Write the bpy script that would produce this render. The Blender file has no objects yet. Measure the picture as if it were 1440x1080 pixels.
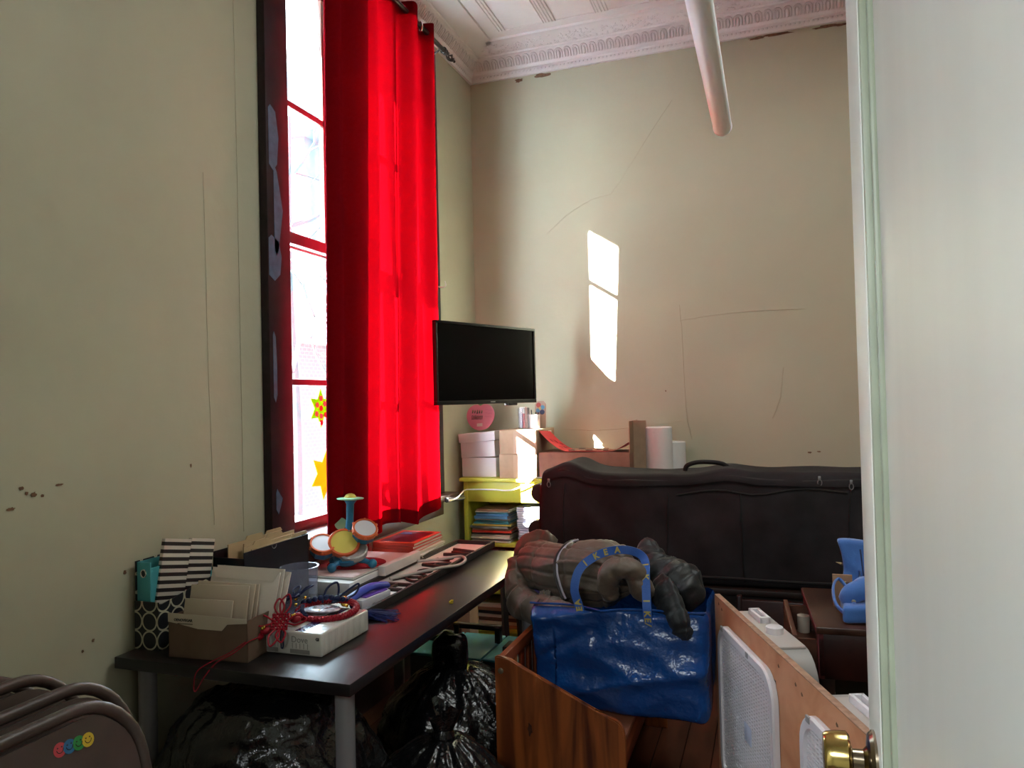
import bpy, bmesh, math, random
from mathutils import Vector, Matrix, Euler, noise as mn
random.seed(7)
PI = math.pi
sc = bpy.context.scene
COL = sc.collection

# ------------------------------------------------------------------ camera, world, sun, added fill lights, exposure
def camera():
    f = 1050.0
    y, p, r = math.radians(19.15), math.radians(1.18), math.radians(-1.34)
    F = Vector((-math.sin(y) * math.cos(p), math.cos(y) * math.cos(p), math.sin(p)))
    R = Vector((math.cos(y), math.sin(y), 0)); U = R.cross(F)
    R2 = R * math.cos(r) + U * math.sin(r); U2 = -R * math.sin(r) + U * math.cos(r)
    cd = bpy.data.cameras.new('camera'); co = bpy.data.objects.new('camera', cd); COL.objects.link(co)
    cd.sensor_width = 36.0; cd.lens = 36.0 * f / 1440.0; cd.clip_start = 0.02; cd.clip_end = 200
    m = Matrix((R2, U2, -F)).transposed().to_4x4(); m.translation = Vector((0, 0, 1.47))
    co.matrix_world = m
    sc.camera = co
camera()

SUN_STRENGTH = 95.0
SKY_STRENGTH = 17.0
HALL_FILL = 31.0
ROOM_FILL = 12.0
EXPOSURE = 1.6
SUN_DIR = Vector((0.90, 1.0, -0.585))

w = bpy.data.worlds.new('sky'); sc.world = w; w.use_nodes = True
wn = w.node_tree.nodes; wl = w.node_tree.links; wn.clear()
sky = wn.new('ShaderNodeTexSky'); sky.sky_type = 'HOSEK_WILKIE'; sky.turbidity = 5.0; sky.ground_albedo = 0.7
sky.sun_direction = (-SUN_DIR).normalized()
hz = wn.new('ShaderNodeMixRGB'); hz.inputs[0].default_value = 0.7; hz.inputs[2].default_value = (0.66, 0.86, 1.0, 1)
bg = wn.new('ShaderNodeBackground'); bg.inputs[1].default_value = SKY_STRENGTH
wo = wn.new('ShaderNodeOutputWorld')
wl.new(sky.outputs[0], hz.inputs[1]); wl.new(hz.outputs[0], bg.inputs[0]); wl.new(bg.outputs[0], wo.inputs[0])

sd = bpy.data.lights.new('sun', 'SUN'); sd.energy = SUN_STRENGTH; sd.angle = math.radians(0.55); sd.color = (1.0, 0.97, 0.92)
so = bpy.data.objects.new('sun', sd); COL.objects.link(so)
so.rotation_euler = SUN_DIR.to_track_quat('-Z', 'Y').to_euler()
so.location = (-8, -8, 8)

ad = bpy.data.lights.new('hall_fill_light', 'AREA'); ad.energy = HALL_FILL; ad.shape = 'RECTANGLE'; ad.size = 1.2; ad.size_y = 0.5; ad.color = (0.90, 0.97, 1.0)  # added unseen fill behind the doorway, brightens the door and back wall
ao = bpy.data.objects.new('hall_fill_light', ad); COL.objects.link(ao); ao.location = (-0.75, -1.1, 2.5)

rd = bpy.data.lights.new('room_fill_light', 'AREA'); rd.energy = ROOM_FILL; rd.shape = 'RECTANGLE'; rd.size = 0.9; rd.size_y = 1.2; rd.color = (0.95, 1.0, 0.97)  # added overhead fill without a fixture, lifts the walls neutrally
ro = bpy.data.objects.new('room_fill_light', rd); COL.objects.link(ro); ro.location = (0.35, 2.55, 3.6)

sc.view_settings.view_transform = 'Standard'; sc.view_settings.look = 'None'
sc.view_settings.exposure = EXPOSURE; sc.view_settings.gamma = 1.0; sc.view_settings.use_curve_mapping = False
sc.cycles.max_bounces = 10; sc.cycles.diffuse_bounces = 6; sc.cycles.transparent_max_bounces = 12
sc.cycles.sample_clamp_indirect = 8.0

# ------------------------------------------------------------------ materials
def lin(c):
    if isinstance(c, str):
        c = c.lstrip('#'); c = [int(c[i:i + 2], 16) / 255 for i in (0, 2, 4)]
        c = [x / 12.92 if x <= 0.04045 else ((x + 0.055) / 1.055) ** 2.4 for x in c]
    return (c[0], c[1], c[2], 1.0)
MATS = {}
def mat(name, col, rough=0.5, metal=0.0, spec=0.5, var=None, bump=None, coat=0.0, sheen=0.0, trans=0.0, alpha=1.0, ior=1.45, stretch=None):
    """principled material; var=(noise scale, amount), bump=(noise scale, strength, distance), stretch scales the object coordinates"""
    if name in MATS: return MATS[name]
    m = bpy.data.materials.new(name); m.use_nodes = True; nt = m.node_tree; N = nt.nodes; L = nt.links
    b = N['Principled BSDF']; c = lin(col)
    b.inputs['Base Color'].default_value = c; b.inputs['Roughness'].default_value = rough; b.inputs['Metallic'].default_value = metal
    b.inputs['Specular IOR Level'].default_value = spec; b.inputs['Coat Weight'].default_value = coat
    b.inputs['Sheen Weight'].default_value = sheen; b.inputs['Transmission Weight'].default_value = trans; b.inputs['IOR'].default_value = ior
    b.inputs['Alpha'].default_value = alpha
    if var or bump:
        tc = N.new('ShaderNodeTexCoord'); src = tc.outputs['Object']
        if stretch:
            mp = N.new('ShaderNodeMapping'); mp.inputs['Scale'].default_value = stretch; L.new(src, mp.inputs[0]); src = mp.outputs[0]
    if var:
        n = N.new('ShaderNodeTexNoise'); n.inputs['Scale'].default_value = var[0]; n.inputs['Detail'].default_value = 5
        L.new(src, n.inputs['Vector'])
        r = N.new('ShaderNodeValToRGB'); r.color_ramp.elements[0].position = 0.3; r.color_ramp.elements[1].position = 0.7
        a = var[1]
        r.color_ramp.elements[0].color = (c[0] * (1 - a), c[1] * (1 - a), c[2] * (1 - a), 1)
        r.color_ramp.elements[1].color = (min(1, c[0] * (1 + a)), min(1, c[1] * (1 + a)), min(1, c[2] * (1 + a)), 1)
        L.new(n.outputs[0], r.inputs[0]); L.new(r.outputs[0], b.inputs['Base Color'])
    if bump:
        n = N.new('ShaderNodeTexNoise'); n.inputs['Scale'].default_value = bump[0]; n.inputs['Detail'].default_value = 4
        L.new(src, n.inputs['Vector'])
        bp = N.new('ShaderNodeBump'); bp.inputs['Strength'].default_value = bump[1]; bp.inputs['Distance'].default_value = bump[2] if len(bump) > 2 else 0.01
        L.new(n.outputs[0], bp.inputs['Height']); L.new(bp.outputs[0], b.inputs['Normal'])
    MATS[name] = m
    return m
def wood(name, c1, c2, scale=6.0, axis='Z', rough=0.45, spec=0.4, bump=0.05):
    if name in MATS: return MATS[name]
    m = bpy.data.materials.new(name); m.use_nodes = True; nt = m.node_tree; N = nt.nodes; L = nt.links; b = N['Principled BSDF']
    tc = N.new('ShaderNodeTexCoord'); mp = N.new('ShaderNodeMapping')
    s = [1.0, 1.0, 1.0]; s['XYZ'.index(axis)] = 0.08; mp.inputs['Scale'].default_value = s
    L.new(tc.outputs['Object'], mp.inputs[0])
    n = N.new('ShaderNodeTexNoise'); n.inputs['Scale'].default_value = scale; n.inputs['Detail'].default_value = 8; n.inputs['Distortion'].default_value = 1.2
    L.new(mp.outputs[0], n.inputs['Vector'])
    r = N.new('ShaderNodeValToRGB'); r.color_ramp.elements[0].position = 0.36; r.color_ramp.elements[1].position = 0.62
    r.color_ramp.elements[0].color = lin(c1); r.color_ramp.elements[1].color = lin(c2)
    L.new(n.outputs[0], r.inputs[0]); L.new(r.outputs[0], b.inputs['Base Color'])
    b.inputs['Roughness'].default_value = rough; b.inputs['Specular IOR Level'].default_value = spec
    bp = N.new('ShaderNodeBump'); bp.inputs['Strength'].default_value = bump * 4; bp.inputs['Distance'].default_value = 0.002
    L.new(n.outputs[0], bp.inputs['Height']); L.new(bp.outputs[0], b.inputs['Normal'])
    MATS[name] = m
    return m
def cloth_light(name, col, t, tcol=None, weave=400.0):
    """thin woven cloth that lets light through"""
    if name in MATS: return MATS[name]
    m = bpy.data.materials.new(name); m.use_nodes = True; nt = m.node_tree; N = nt.nodes; L = nt.links; N.clear()
    o = N.new('ShaderNodeOutputMaterial'); d = N.new('ShaderNodeBsdfDiffuse'); tr = N.new('ShaderNodeBsdfTranslucent'); mx = N.new('ShaderNodeMixShader')
    tc = N.new('ShaderNodeTexCoord'); n = N.new('ShaderNodeTexNoise'); n.inputs['Scale'].default_value = weave; L.new(tc.outputs['Object'], n.inputs['Vector'])
    r = N.new('ShaderNodeValToRGB'); c = lin(col); r.color_ramp.elements[0].position = .3; r.color_ramp.elements[1].position = .7
    r.color_ramp.elements[0].color = (c[0] * .85, c[1] * .85, c[2] * .85, 1); r.color_ramp.elements[1].color = c
    L.new(n.outputs[0], r.inputs[0]); L.new(r.outputs[0], d.inputs[0]); tr.inputs[0].default_value = lin(tcol or col)
    mx.inputs[0].default_value = t; L.new(d.outputs[0], mx.inputs[1]); L.new(tr.outputs[0], mx.inputs[2]); L.new(mx.outputs[0], o.inputs[0])
    MATS[name] = m
    return m
def pane_glass(name, tint=(0.94, 0.97, 0.97), haze=0.0):
    if name in MATS: return MATS[name]
    m = bpy.data.materials.new(name); m.use_nodes = True; nt = m.node_tree; N = nt.nodes; L = nt.links; N.clear()
    o = N.new('ShaderNodeOutputMaterial'); t = N.new('ShaderNodeBsdfTransparent'); g = N.new('ShaderNodeBsdfGlossy'); lw = N.new('ShaderNodeLayerWeight'); lw.inputs[0].default_value = 0.5; pw = N.new('ShaderNodeMath'); pw.operation = 'POWER'; pw.inputs[1].default_value = 5.0; fr = N.new('ShaderNodeMath'); fr.operation = 'MULTIPLY_ADD'; fr.inputs[1].default_value = 0.7; fr.inputs[2].default_value = 0.03; L.new(lw.outputs['Facing'], pw.inputs[0]); L.new(pw.outputs[0], fr.inputs[0]); mx = N.new('ShaderNodeMixShader')
    t.inputs[0].default_value = (*tint, 1); g.inputs['Roughness'].default_value = 0.02
    L.new(fr.outputs[0], mx.inputs[0]); L.new(t.outputs[0], mx.inputs[1]); L.new(g.outputs[0], mx.inputs[2]); out = mx.outputs[0]
    if haze:
        d = N.new('ShaderNodeBsdfDiffuse'); d.inputs[0].default_value = (.85, .87, .95, 1); m2 = N.new('ShaderNodeMixShader'); m2.inputs[0].default_value = haze
        L.new(out, m2.inputs[1]); L.new(d.outputs[0], m2.inputs[2]); out = m2.outputs[0]
    L.new(out, o.inputs[0]); MATS[name] = m
    return m
def pattern(name, kind, c1, c2, s, rough=0.5):
    """printed patterns from object coordinates: rings, stripes, brick, floral"""
    if name in MATS: return MATS[name]
    m = bpy.data.materials.new(name); m.use_nodes = True; nt = m.node_tree; N = nt.nodes; L = nt.links; b = N['Principled BSDF']
    b.inputs['Roughness'].default_value = rough
    tc = N.new('ShaderNodeTexCoord'); sp = N.new('ShaderNodeSeparateXYZ'); L.new(tc.outputs['Object'], sp.inputs[0])
    def M(op, a, bb=None):
        n = N.new('ShaderNodeMath'); n.operation = op
        for i, v in enumerate((a, bb)):
            if v is None: continue
            if isinstance(v, (int, float)): n.inputs[i].default_value = v
            else: L.new(v, n.inputs[i])
        return n.outputs[0]
    mx = N.new('ShaderNodeMixRGB'); mx.inputs[1].default_value = lin(c1); mx.inputs[2].default_value = lin(c2)
    if kind == 'rings':
        u = M('ADD', sp.outputs[0], sp.outputs[1]); v = sp.outputs[2]
        fu = M('SUBTRACT', M('FRACT', M('DIVIDE', M('ADD', u, 10.0), s)), 0.5); fv = M('SUBTRACT', M('FRACT', M('DIVIDE', M('ADD', v, 10.0), s)), 0.5)
        d = M('SQRT', M('ADD', M('MULTIPLY', fu, fu), M('MULTIPLY', fv, fv)))
        f = M('LESS_THAN', M('ABSOLUTE', M('SUBTRACT', d, 0.475)), 0.045)
    elif kind == 'stripes':
        f = M('LESS_THAN', M('FRACT', M('DIVIDE', M('ADD', sp.outputs[2], 10.0), s)), 0.5)
    elif kind == 'brick':
        cb = N.new('ShaderNodeCombineXYZ'); L.new(M('ADD', sp.outputs[0], sp.outputs[1]), cb.inputs[0]); L.new(sp.outputs[2], cb.inputs[1])
        bt = N.new('ShaderNodeTexBrick'); bt.inputs['Scale'].default_value = s; L.new(cb.outputs[0], bt.inputs[0]); f = bt.outputs['Fac']
    L.new(f, mx.inputs[0]); L.new(mx.outputs[0], b.inputs['Base Color'])
    MATS[name] = m
    return m

# ------------------------------------------------------------------ mesh building
W = {}
class MB:
    def __init__(s): s.bm = bmesh.new(); s.mi = 0
    def _f(s, vs, smooth=True):
        try:
            f = s.bm.faces.new(vs); f.material_index = s.mi; f.smooth = smooth; return f
        except ValueError: return None
    def box(s, c, d, M=None, bevel=0.0, seg=2):
        c = Vector(c); h = Vector(d) * 0.5
        vs = []
        for x in (-1, 1):
            for y in (-1, 1):
                for z in (-1, 1):
                    p = Vector((x * h.x, y * h.y, z * h.z))
                    vs.append(s.bm.verts.new((M @ p if M else p) + c))
        q = [(0, 1, 3, 2), (4, 6, 7, 5), (0, 4, 5, 1), (2, 3, 7, 6), (0, 2, 6, 4), (1, 5, 7, 3)]
        fs = [s._f([vs[i] for i in a]) for a in q]
        if bevel > 0:
            es = set(e for f in fs for e in f.edges)
            r = bmesh.ops.bevel(s.bm, geom=list(es), offset=min(bevel, min(d) * 0.45), segments=seg, affect='EDGES', profile=0.5)
            for f in r['faces']: f.smooth = True; f.material_index = s.mi
        return s
    def bx(s, x0, x1, y0, y1, z0, z1, bevel=0.0, seg=2):
        return s.box(((x0 + x1) / 2, (y0 + y1) / 2, (z0 + z1) / 2), (abs(x1 - x0), abs(y1 - y0), abs(z1 - z0)), bevel=bevel, seg=seg)
    def ring(s, c, ax, up, r, n, ry=None):
        ry = r if ry is None else ry
        b = ax.cross(up).normalized()
        return [s.bm.verts.new(c + up * (r * math.cos(2 * PI * i / n)) + b * (ry * math.sin(2 * PI * i / n))) for i in range(n)]
    def tube(s, pts, r, n=10, closed=False, caps=True, radii=None, flat=None):
        pts = [Vector(p) for p in pts]; m = len(pts); rings = []
        t0 = (pts[1] - pts[0]).normalized()
        up = Vector((0, 0, 1)) if abs(t0.z) < 0.9 else Vector((1, 0, 0))
        up = (up - t0 * up.dot(t0)).normalized()
        for i in range(m):
            if closed: t = pts[(i + 1) % m] - pts[i - 1]
            else: t = pts[min(i + 1, m - 1)] - pts[max(i - 1, 0)]
            if t.length < 1e-9: t = t0
            t = t.normalized(); up = (up - t * up.dot(t))
            up = up.normalized() if up.length > 1e-6 else t.orthogonal().normalized()
            rr = radii[i] if radii else r
            rings.append(s.ring(pts[i], t, up, rr, n, rr * flat if flat else None))
        for i in range(m if closed else m - 1):
            a, b = rings[i], rings[(i + 1) % m]
            for j in range(n): s._f([a[j], a[(j + 1) % n], b[(j + 1) % n], b[j]])
        if caps and not closed:
            s._f(rings[0][::-1]); s._f(rings[-1])
        return s
    def cyl(s, p0, p1, r0, r1=None, n=16, caps=True):
        r1 = r0 if r1 is None else r1
        return s.tube([p0, p1], r0, n, radii=[r0, r1], caps=caps)
    def lathe(s, prof, n=24, M=None, caps=True):
        M = M or Matrix(); rings = []
        for r, z in prof:
            rings.append([s.bm.verts.new(M @ Vector((max(r, 1e-4) * math.cos(2 * PI * i / n), max(r, 1e-4) * math.sin(2 * PI * i / n), z))) for i in range(n)])
        for a, b in zip(rings, rings[1:]):
            for j in range(n): s._f([a[j], a[(j + 1) % n], b[(j + 1) % n], b[j]])
        if caps: s._f(rings[0][::-1]); s._f(rings[-1])
        return s
    def prism(s, poly, h, M=None):
        M = M or Matrix()
        a = [s.bm.verts.new(M @ Vector((x, y, 0))) for x, y in poly]; b = [s.bm.verts.new(M @ Vector((x, y, h))) for x, y in poly]
        n = len(poly); s._f(a[::-1]); s._f(b)
        for i in range(n): s._f([a[i], a[(i + 1) % n], b[(i + 1) % n], b[i]])
        return s
    def grid(s, f, nu, nv, cu=False, thick=None):
        V = [[s.bm.verts.new(f(i / (nu if cu else nu - 1), j / (nv - 1))) for j in range(nv)] for i in range(nu)]
        for i in range(nu if cu else nu - 1):
            for j in range(nv - 1):
                s._f([V[i][j], V[(i + 1) % nu][j], V[(i + 1) % nu][j + 1], V[i][j + 1]])
        return V
    def ball(s, c, r, nu=16, nv=10, M=None):
        r = Vector(r) if not isinstance(r, (int, float)) else Vector((r, r, r)); c = Vector(c); M = M or Matrix.Identity(3)
        rings = []
        for j in range(1, nv):
            ph = PI * j / nv
            rings.append([s.bm.verts.new(c + M @ Vector((r.x * math.sin(ph) * math.cos(2 * PI * i / nu), r.y * math.sin(ph) * math.sin(2 * PI * i / nu), r.z * math.cos(ph)))) for i in range(nu)])
        t = s.bm.verts.new(c + M @ Vector((0, 0, r.z))); b = s.bm.verts.new(c - M @ Vector((0, 0, r.z)))
        for i in range(nu):
            s._f([t, rings[0][i], rings[0][(i + 1) % nu]]); s._f([b, rings[-1][(i + 1) % nu], rings[-1][i]])
            for k in range(len(rings) - 1): s._f([rings[k][i], rings[k + 1][i], rings[k + 1][(i + 1) % nu], rings[k][(i + 1) % nu]])
        return s
    def rbox(s, c, d, r, n, fn=None, skip=()):
        """rounded, subdivided box; fn moves each point"""
        c = Vector(c); h = Vector(d) / 2; cache = {}
        def vert(p):
            k = (round(p.x, 5), round(p.y, 5), round(p.z, 5))
            if k not in cache:
                q = Vector([max(-h[i] + r, min(h[i] - r, p[i])) for i in range(3)]); e = p - q
                if e.length > 1e-9: p2 = q + e.normalized() * min(r, e.length if sum(abs(x) > 1e-9 for x in e) == 1 else r)
                else: p2 = p
                P = c + p2
                if fn: P = fn(P, p2)
                cache[k] = s.bm.verts.new(P)
            return cache[k]
        for ax in range(3):
            u, v = (ax + 1) % 3, (ax + 2) % 3
            for sg in (-1, 1):
                if (ax, sg) in skip: continue
                for i in range(n[u]):
                    for j in range(n[v]):
                        ps = []
                        for a, b in ((0, 0), (1, 0), (1, 1), (0, 1)):
                            p = Vector((0, 0, 0)); p[ax] = sg * h[ax]
                            p[u] = -h[u] + 2 * h[u] * (i + a) / n[u]; p[v] = -h[v] + 2 * h[v] * (j + b) / n[v]
                            ps.append(vert(p))
                        if sg < 0: ps = ps[::-1]
                        if len(set(ps)) == 4: s._f(ps)
        return s
    def mesh(s, name, angle=35):
        me = bpy.data.meshes.new(name); bmesh.ops.recalc_face_normals(s.bm, faces=s.bm.faces[:])
        s.bm.to_mesh(me); s.bm.free()
        me.set_sharp_from_angle(angle=math.radians(angle))
        return me
    def build(s, name, m, parent=None, world=True, angle=35):
        """one mesh object; world=True: the points are in world space and are moved into the parent's frame"""
        if world and parent is not None:
            inv = W[parent.name].inverted(); bmesh.ops.transform(s.bm, matrix=inv, verts=s.bm.verts[:])
        me = s.mesh(name, angle)
        for x in (m if isinstance(m, (list, tuple)) else [m]): me.materials.append(x)
        o = bpy.data.objects.new(name, me); COL.objects.link(o)
        W[o.name] = (W[parent.name].copy() if parent is not None else Matrix())
        if parent is not None: o.parent = parent
        return o
def thing(name, label, cat, loc=(0, 0, 0), group=None, rot=None):
    o = bpy.data.objects.new(name, None); COL.objects.link(o); o.empty_display_size = 0.05
    o.location = loc
    if rot: o.rotation_euler = rot
    W[o.name] = Matrix.Translation(Vector(loc)) @ (Euler(rot).to_matrix().to_4x4() if rot else Matrix())
    o['label'] = label; o['category'] = cat
    if group: o['group'] = group
    return o
def tag(o, label, cat, group=None):
    o['label'] = label; o['category'] = cat
    if group: o['group'] = group
    return o
def single(mb, name, m, label, cat, loc, group=None, angle=35, rot=None):
    """a thing that is one mesh, its origin at loc; mb in world space unless rot given"""
    Mx = Matrix.Translation(Vector(loc))
    bmesh.ops.transform(mb.bm, matrix=Mx.inverted(), verts=mb.bm.verts[:])
    o = mb.build(name, m, None, angle=angle); o.location = loc; W[o.name] = Mx
    return tag(o, label, cat, group)
def struct(o): o['kind'] = 'structure'; return o
def stuff(o): o['kind'] = 'stuff'; return o
def dup(root, label=None, loc=None, rot=None, group=None):
    r = root.copy(); COL.objects.link(r)
    if loc is not None: r.location = loc
    if rot is not None: r.rotation_euler = rot
    if label: r['label'] = label
    if group: r['group'] = group
    for ch in list(root.children):
        c = ch.copy(); COL.objects.link(c); c.parent = r
        for g in ch.children:
            d = g.copy(); COL.objects.link(d); d.parent = c
    return r
def text(name, body, size, M, m, parent=None, extrude=0.0003, align='LEFT', bold=0.0):
    cu = bpy.data.curves.new(name, 'FONT'); cu.body = body; cu.size = size; cu.extrude = extrude; cu.align_x = align; cu.resolution_u = 3; cu.offset = bold
    t = bpy.data.objects.new(name + '_curve', cu)
    me = bpy.data.meshes.new_from_object(t); bpy.data.objects.remove(t); bpy.data.curves.remove(cu)
    inv = W[parent.name].inverted() if parent is not None else Matrix()
    me.transform(inv @ M); me.materials.clear(); me.materials.append(m); me.name = name
    o = bpy.data.objects.new(name, me); COL.objects.link(o); W[o.name] = W[parent.name].copy() if parent is not None else Matrix()
    if parent is not None: o.parent = parent
    return o
def frame(o, xdir, ydir):
    """matrix whose local x and y run along the given directions, at o"""
    x = Vector(xdir).normalized(); y = Vector(ydir); y = (y - x * y.dot(x)).normalized(); z = x.cross(y)
    m = Matrix((x, y, z)).transposed().to_4x4(); m.translation = Vector(o); return m
def cat(P, n=8, closed=False):
    """Catmull-Rom through the points"""
    P = [Vector(p) for p in P]; m = len(P); out = []
    for i in range(m if closed else m - 1):
        g = (lambda k: P[k % m]) if closed else (lambda k: P[max(0, min(m - 1, k))])
        a, b, c, d = g(i - 1), g(i), g(i + 1), g(i + 2)
        for j in range(n):
            t = j / n
            out.append(0.5 * ((2 * b) + (c - a) * t + (2 * a - 5 * b + 4 * c - d) * t * t + (3 * b - a - 3 * c + d) * t ** 3))
    if not closed: out.append(P[-1])
    return out
def nz(p, s=1.0, k=0.0): return mn.noise(Vector(p) * s + Vector((k, k * 1.7, -k)))
def ridge(p, s, k=0.0): return 1.0 - 2.0 * abs(nz(p, s, k))

# palette
PAINT = mat('wall_paint', (0.455, 0.445, 0.325), 0.5, spec=0.35, var=(1.6, 0.05), bump=(9, 0.25, 0.01))
PAINT_LEFT = PAINT
TIN = mat('tin_white_paint', (0.70, 0.66, 0.64), 0.38, spec=0.5, var=(3, 0.05), bump=(30, 0.15, 0.004))
CASING = mat('casing_burgundy', (0.024, 0.013, 0.016), 0.5, spec=.25, var=(10, 0.3), bump=(40, 0.1, 0.003))
SASH = mat('sash_red_brown', (0.075, 0.032, 0.027), 0.4, var=(14, 0.25))
SILL = mat('sill_brown', (0.075, 0.042, 0.036), 0.42, var=(9, 0.2))
BLACK = mat('black_plastic', (0.012, 0.012, 0.013), 0.35)
WHITEP = mat('white_plastic', (0.75, 0.73, 0.70), 0.35)
PAPER = mat('white_paper', (0.78, 0.76, 0.73), 0.7)
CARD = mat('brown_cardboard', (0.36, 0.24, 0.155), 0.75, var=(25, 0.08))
STEEL = mat('grey_steel', (0.30, 0.30, 0.32), 0.35, metal=0.7)
GOLD = mat('gold_metal', (0.80, 0.52, 0.10), 0.25, metal=1.0)
CHROME = mat('chrome', (0.75, 0.75, 0.76), 0.18, metal=1.0)

# ------------------------------------------------------------------ room shell
XW, YB, ZC = -1.88, 4.69, 3.78
XR, YF = 1.60, 0.12
floor = struct(MB().bx(-2.2, XR + 0.1, -3.2, YB + 0.2, -0.1, -0.012).build('floor', wood('floor_sub', '#24120c', '#38201a', 4, 'Y', 0.5)))
FL = wood('floor_boards', '#3a1d12', '#5d3220', 7, 'Y', 0.4)
random.seed(3)
fb = None
for i in range(int((XR - XW) / 0.115)):
    x0 = XW + i * 0.115
    if fb is None:
        fb = MB().box((0, 0, 0), (0.112, 4.55, 0.012), bevel=0.0015, seg=1).build('floor_board', FL, floor, world=False)
        o = fb
    else:
        o = fb.copy(); COL.objects.link(o)
    o.location = (x0 + 0.0575, 2.4, -0.006)
struct(MB().bx(-3.0, 2.4, -3.2, YB + 0.2, ZC, ZC + 0.1).build('ceiling', TIN)); ceiling = bpy.data.objects['ceiling']
# opening in the window wall
OY0, OY1, OZ0, OZ1 = 2.58, 3.86, 0.90, 3.42
wl_ = MB()
wl_.bx(-2.02, XW, -3.2, OY0, 0, ZC); wl_.bx(-2.02, XW, OY1, YB + 0.1, 0, ZC); wl_.bx(-2.02, XW, OY0, OY1, 0, OZ0); wl_.bx(-2.02, XW, OY0, OY1, OZ1, ZC)
wall_left = struct(wl_.build('wall_left', PAINT_LEFT))
wall_back = struct(MB().bx(-2.02, XR + 0.1, YB, YB + 0.12, 0, ZC).build('wall_back', PAINT))
struct(MB().bx(XR, XR + 0.1, -3.2, YB + 0.1, 0, ZC).build('wall_right', PAINT))
wf = MB(); wf.bx(XW, -0.82, YF - 0.12, YF, 0, ZC); wf.bx(0.18, XR, YF - 0.12, YF, 0, ZC); wf.bx(-0.82, 0.18, YF - 0.12, YF, 2.36, ZC)
struct(wf.build('wall_front', PAINT))
struct(MB().bx(-2.02, XR + 0.1, -3.2, -3.1, 0, ZC).build('wall_hall', PAINT))
struct(MB().bx(XW, XW + 0.018, YF, OY1 + 0.8, 0, 0.16, bevel=0.004).build('baseboard_left', CASING))
struct(MB().bx(XW, XR, YB - 0.018, YB, 0, 0.16, bevel=0.004).build('baseboard_back', CASING))

# plaster seam beside the casing, chips and cracks as thin raised or exposed flakes on the walls
CHIP = mat('bare_plaster', (0.16, 0.085, 0.045), 0.85, var=(60, 0.3))
RIDGE = mat('paint_ridge', (0.44, 0.41, 0.29), 0.55)
def flake(axis, c, w_, h_, seed, parent, m=CHIP, name='paint_chip'):
    random.seed(seed); n = 16; poly = []
    for i in range(n):
        a = 2 * PI * i / n; k = random.uniform(0.55, 1.0); poly.append((math.cos(a) * w_ / 2 * k, math.sin(a) * h_ / 2 * k))
    if axis == 'y': M = frame(c, (1, 0, 0), (0, 0, 1))
    else: M = frame(c, (0, 1, 0), (0, 0, 1))
    MB().prism(poly, 0.0012, M).build(name, m, parent)
for i, (x, z, w_, h_) in enumerate([(-1.53, 3.592, .07, .032), (-1.37, 3.60, .13, .036), (-.02, 3.602, .13, .02), (.10, 3.604, .2, .024), (.36, 3.60, .16, .022), (.44, 3.597, .1, .02), (-.62, 1.50, .012, .012), (.20, 1.12, .03, .014), (.25, 1.125, .03, .01)]):
    flake('y', (x, YB - 0.001, z), w_, h_, i + 1, wall_back)
for i, (y, z, w_, h_) in enumerate([(1.44, 1.265, .016, .012), (1.455, 1.25, .012, .012), (1.475, 1.245, .02, .016), (1.55, 1.262, .03, .008), (1.41, 1.215, .03, .01), (1.50, 1.238, .012, .01), (1.62, .78, .009, .010), (1.655, .80, .010, .012), (1.77, .97, .014, .02), (2.05, 1.27, .01, .016)]):
    flake('x', (XW + 0.001, y, z), w_, h_, i + 20, wall_left)
def crack(axis, pts, r, parent, m=RIDGE):
    P = cat([(p[0], YB - 0.0008, p[1]) if axis == 'y' else (XW + 0.0008, p[0], p[1]) for p in pts], 6)
    P = [p + Vector((nz(p, 30) * .004, 0, nz(p, 30, 3) * .004)) if axis == 'y' else p + Vector((0, nz(p, 30) * .003, 0)) for p in P]
    MB().tube(P, r, 5).build('plaster_crack', m, parent)
crack('y', [(-.53, 3.31), (-.70, 3.08), (-.90, 2.80), (-.95, 2.76), (-1.06, 2.74), (-1.22, 2.66), (-1.36, 2.55)], 0.0018, wall_back)
crack('y', [(-.52, 2.03), (-.51, 1.8), (-.50, 1.4), (-.47, 1.2)], 0.0022, wall_back)
crack('y', [(-.52, 1.93), (-.30, 1.955), (-.05, 1.965), (.2, 1.96)], 0.0022, wall_back)
crack('y', [(-1.3, 1.27), (-1.0, 1.26), (-.62, 1.30), (-.52, 1.32)], 0.0018, wall_back)
crack('y', [(.0, 1.32), (.05, 1.45), (.07, 1.62)], 0.003, wall_back)
crack('x', [(2.13, 2.3), (2.14, 1.7), (2.15, 1.35), (2.16, 1.05)], 0.0008, wall_left)
crack('x', [(2.30, 3.2), (2.31, 2.2), (2.315, 1.0)], 0.0012, wall_left)

# pressed tin cornice
def prof_back(k=0.0):
    return [(0.0, 3.615), (0.018, 3.615), (0.022, 3.63), (0.022, 3.65), (0.034, 3.656), (0.036, 3.666), (0.048, 3.69), (0.066, 3.715), (0.088, 3.732), (0.10, 3.734), (0.104, 3.744), (0.20, 3.768), (0.24, 3.768), (0.245, 3.782), (0.0, 3.782)]
pb = prof_back()
c_ = MB()
a = [c_.bm.verts.new((XW, YB - d, z)) for d, z in pb]; b = [c_.bm.verts.new((XR, YB - d, z)) for d, z in pb]
for i in range(len(pb)): c_._f([a[i], a[(i + 1) % len(pb)], b[(i + 1) % len(pb)], b[i]])
trim1 = struct(c_.build('trim_1', TIN))
c_ = MB()
a = [c_.bm.verts.new((XW + d, YF, z)) for d, z in pb]; b = [c_.bm.verts.new((XW + d, YB, z)) for d, z in pb]
for i in range(len(pb)): c_._f([a[i], a[(i + 1) % len(pb)], b[(i + 1) % len(pb)], b[i]])
trim2 = struct(c_.build('trim_2', TIN))
ar = MB()
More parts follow.
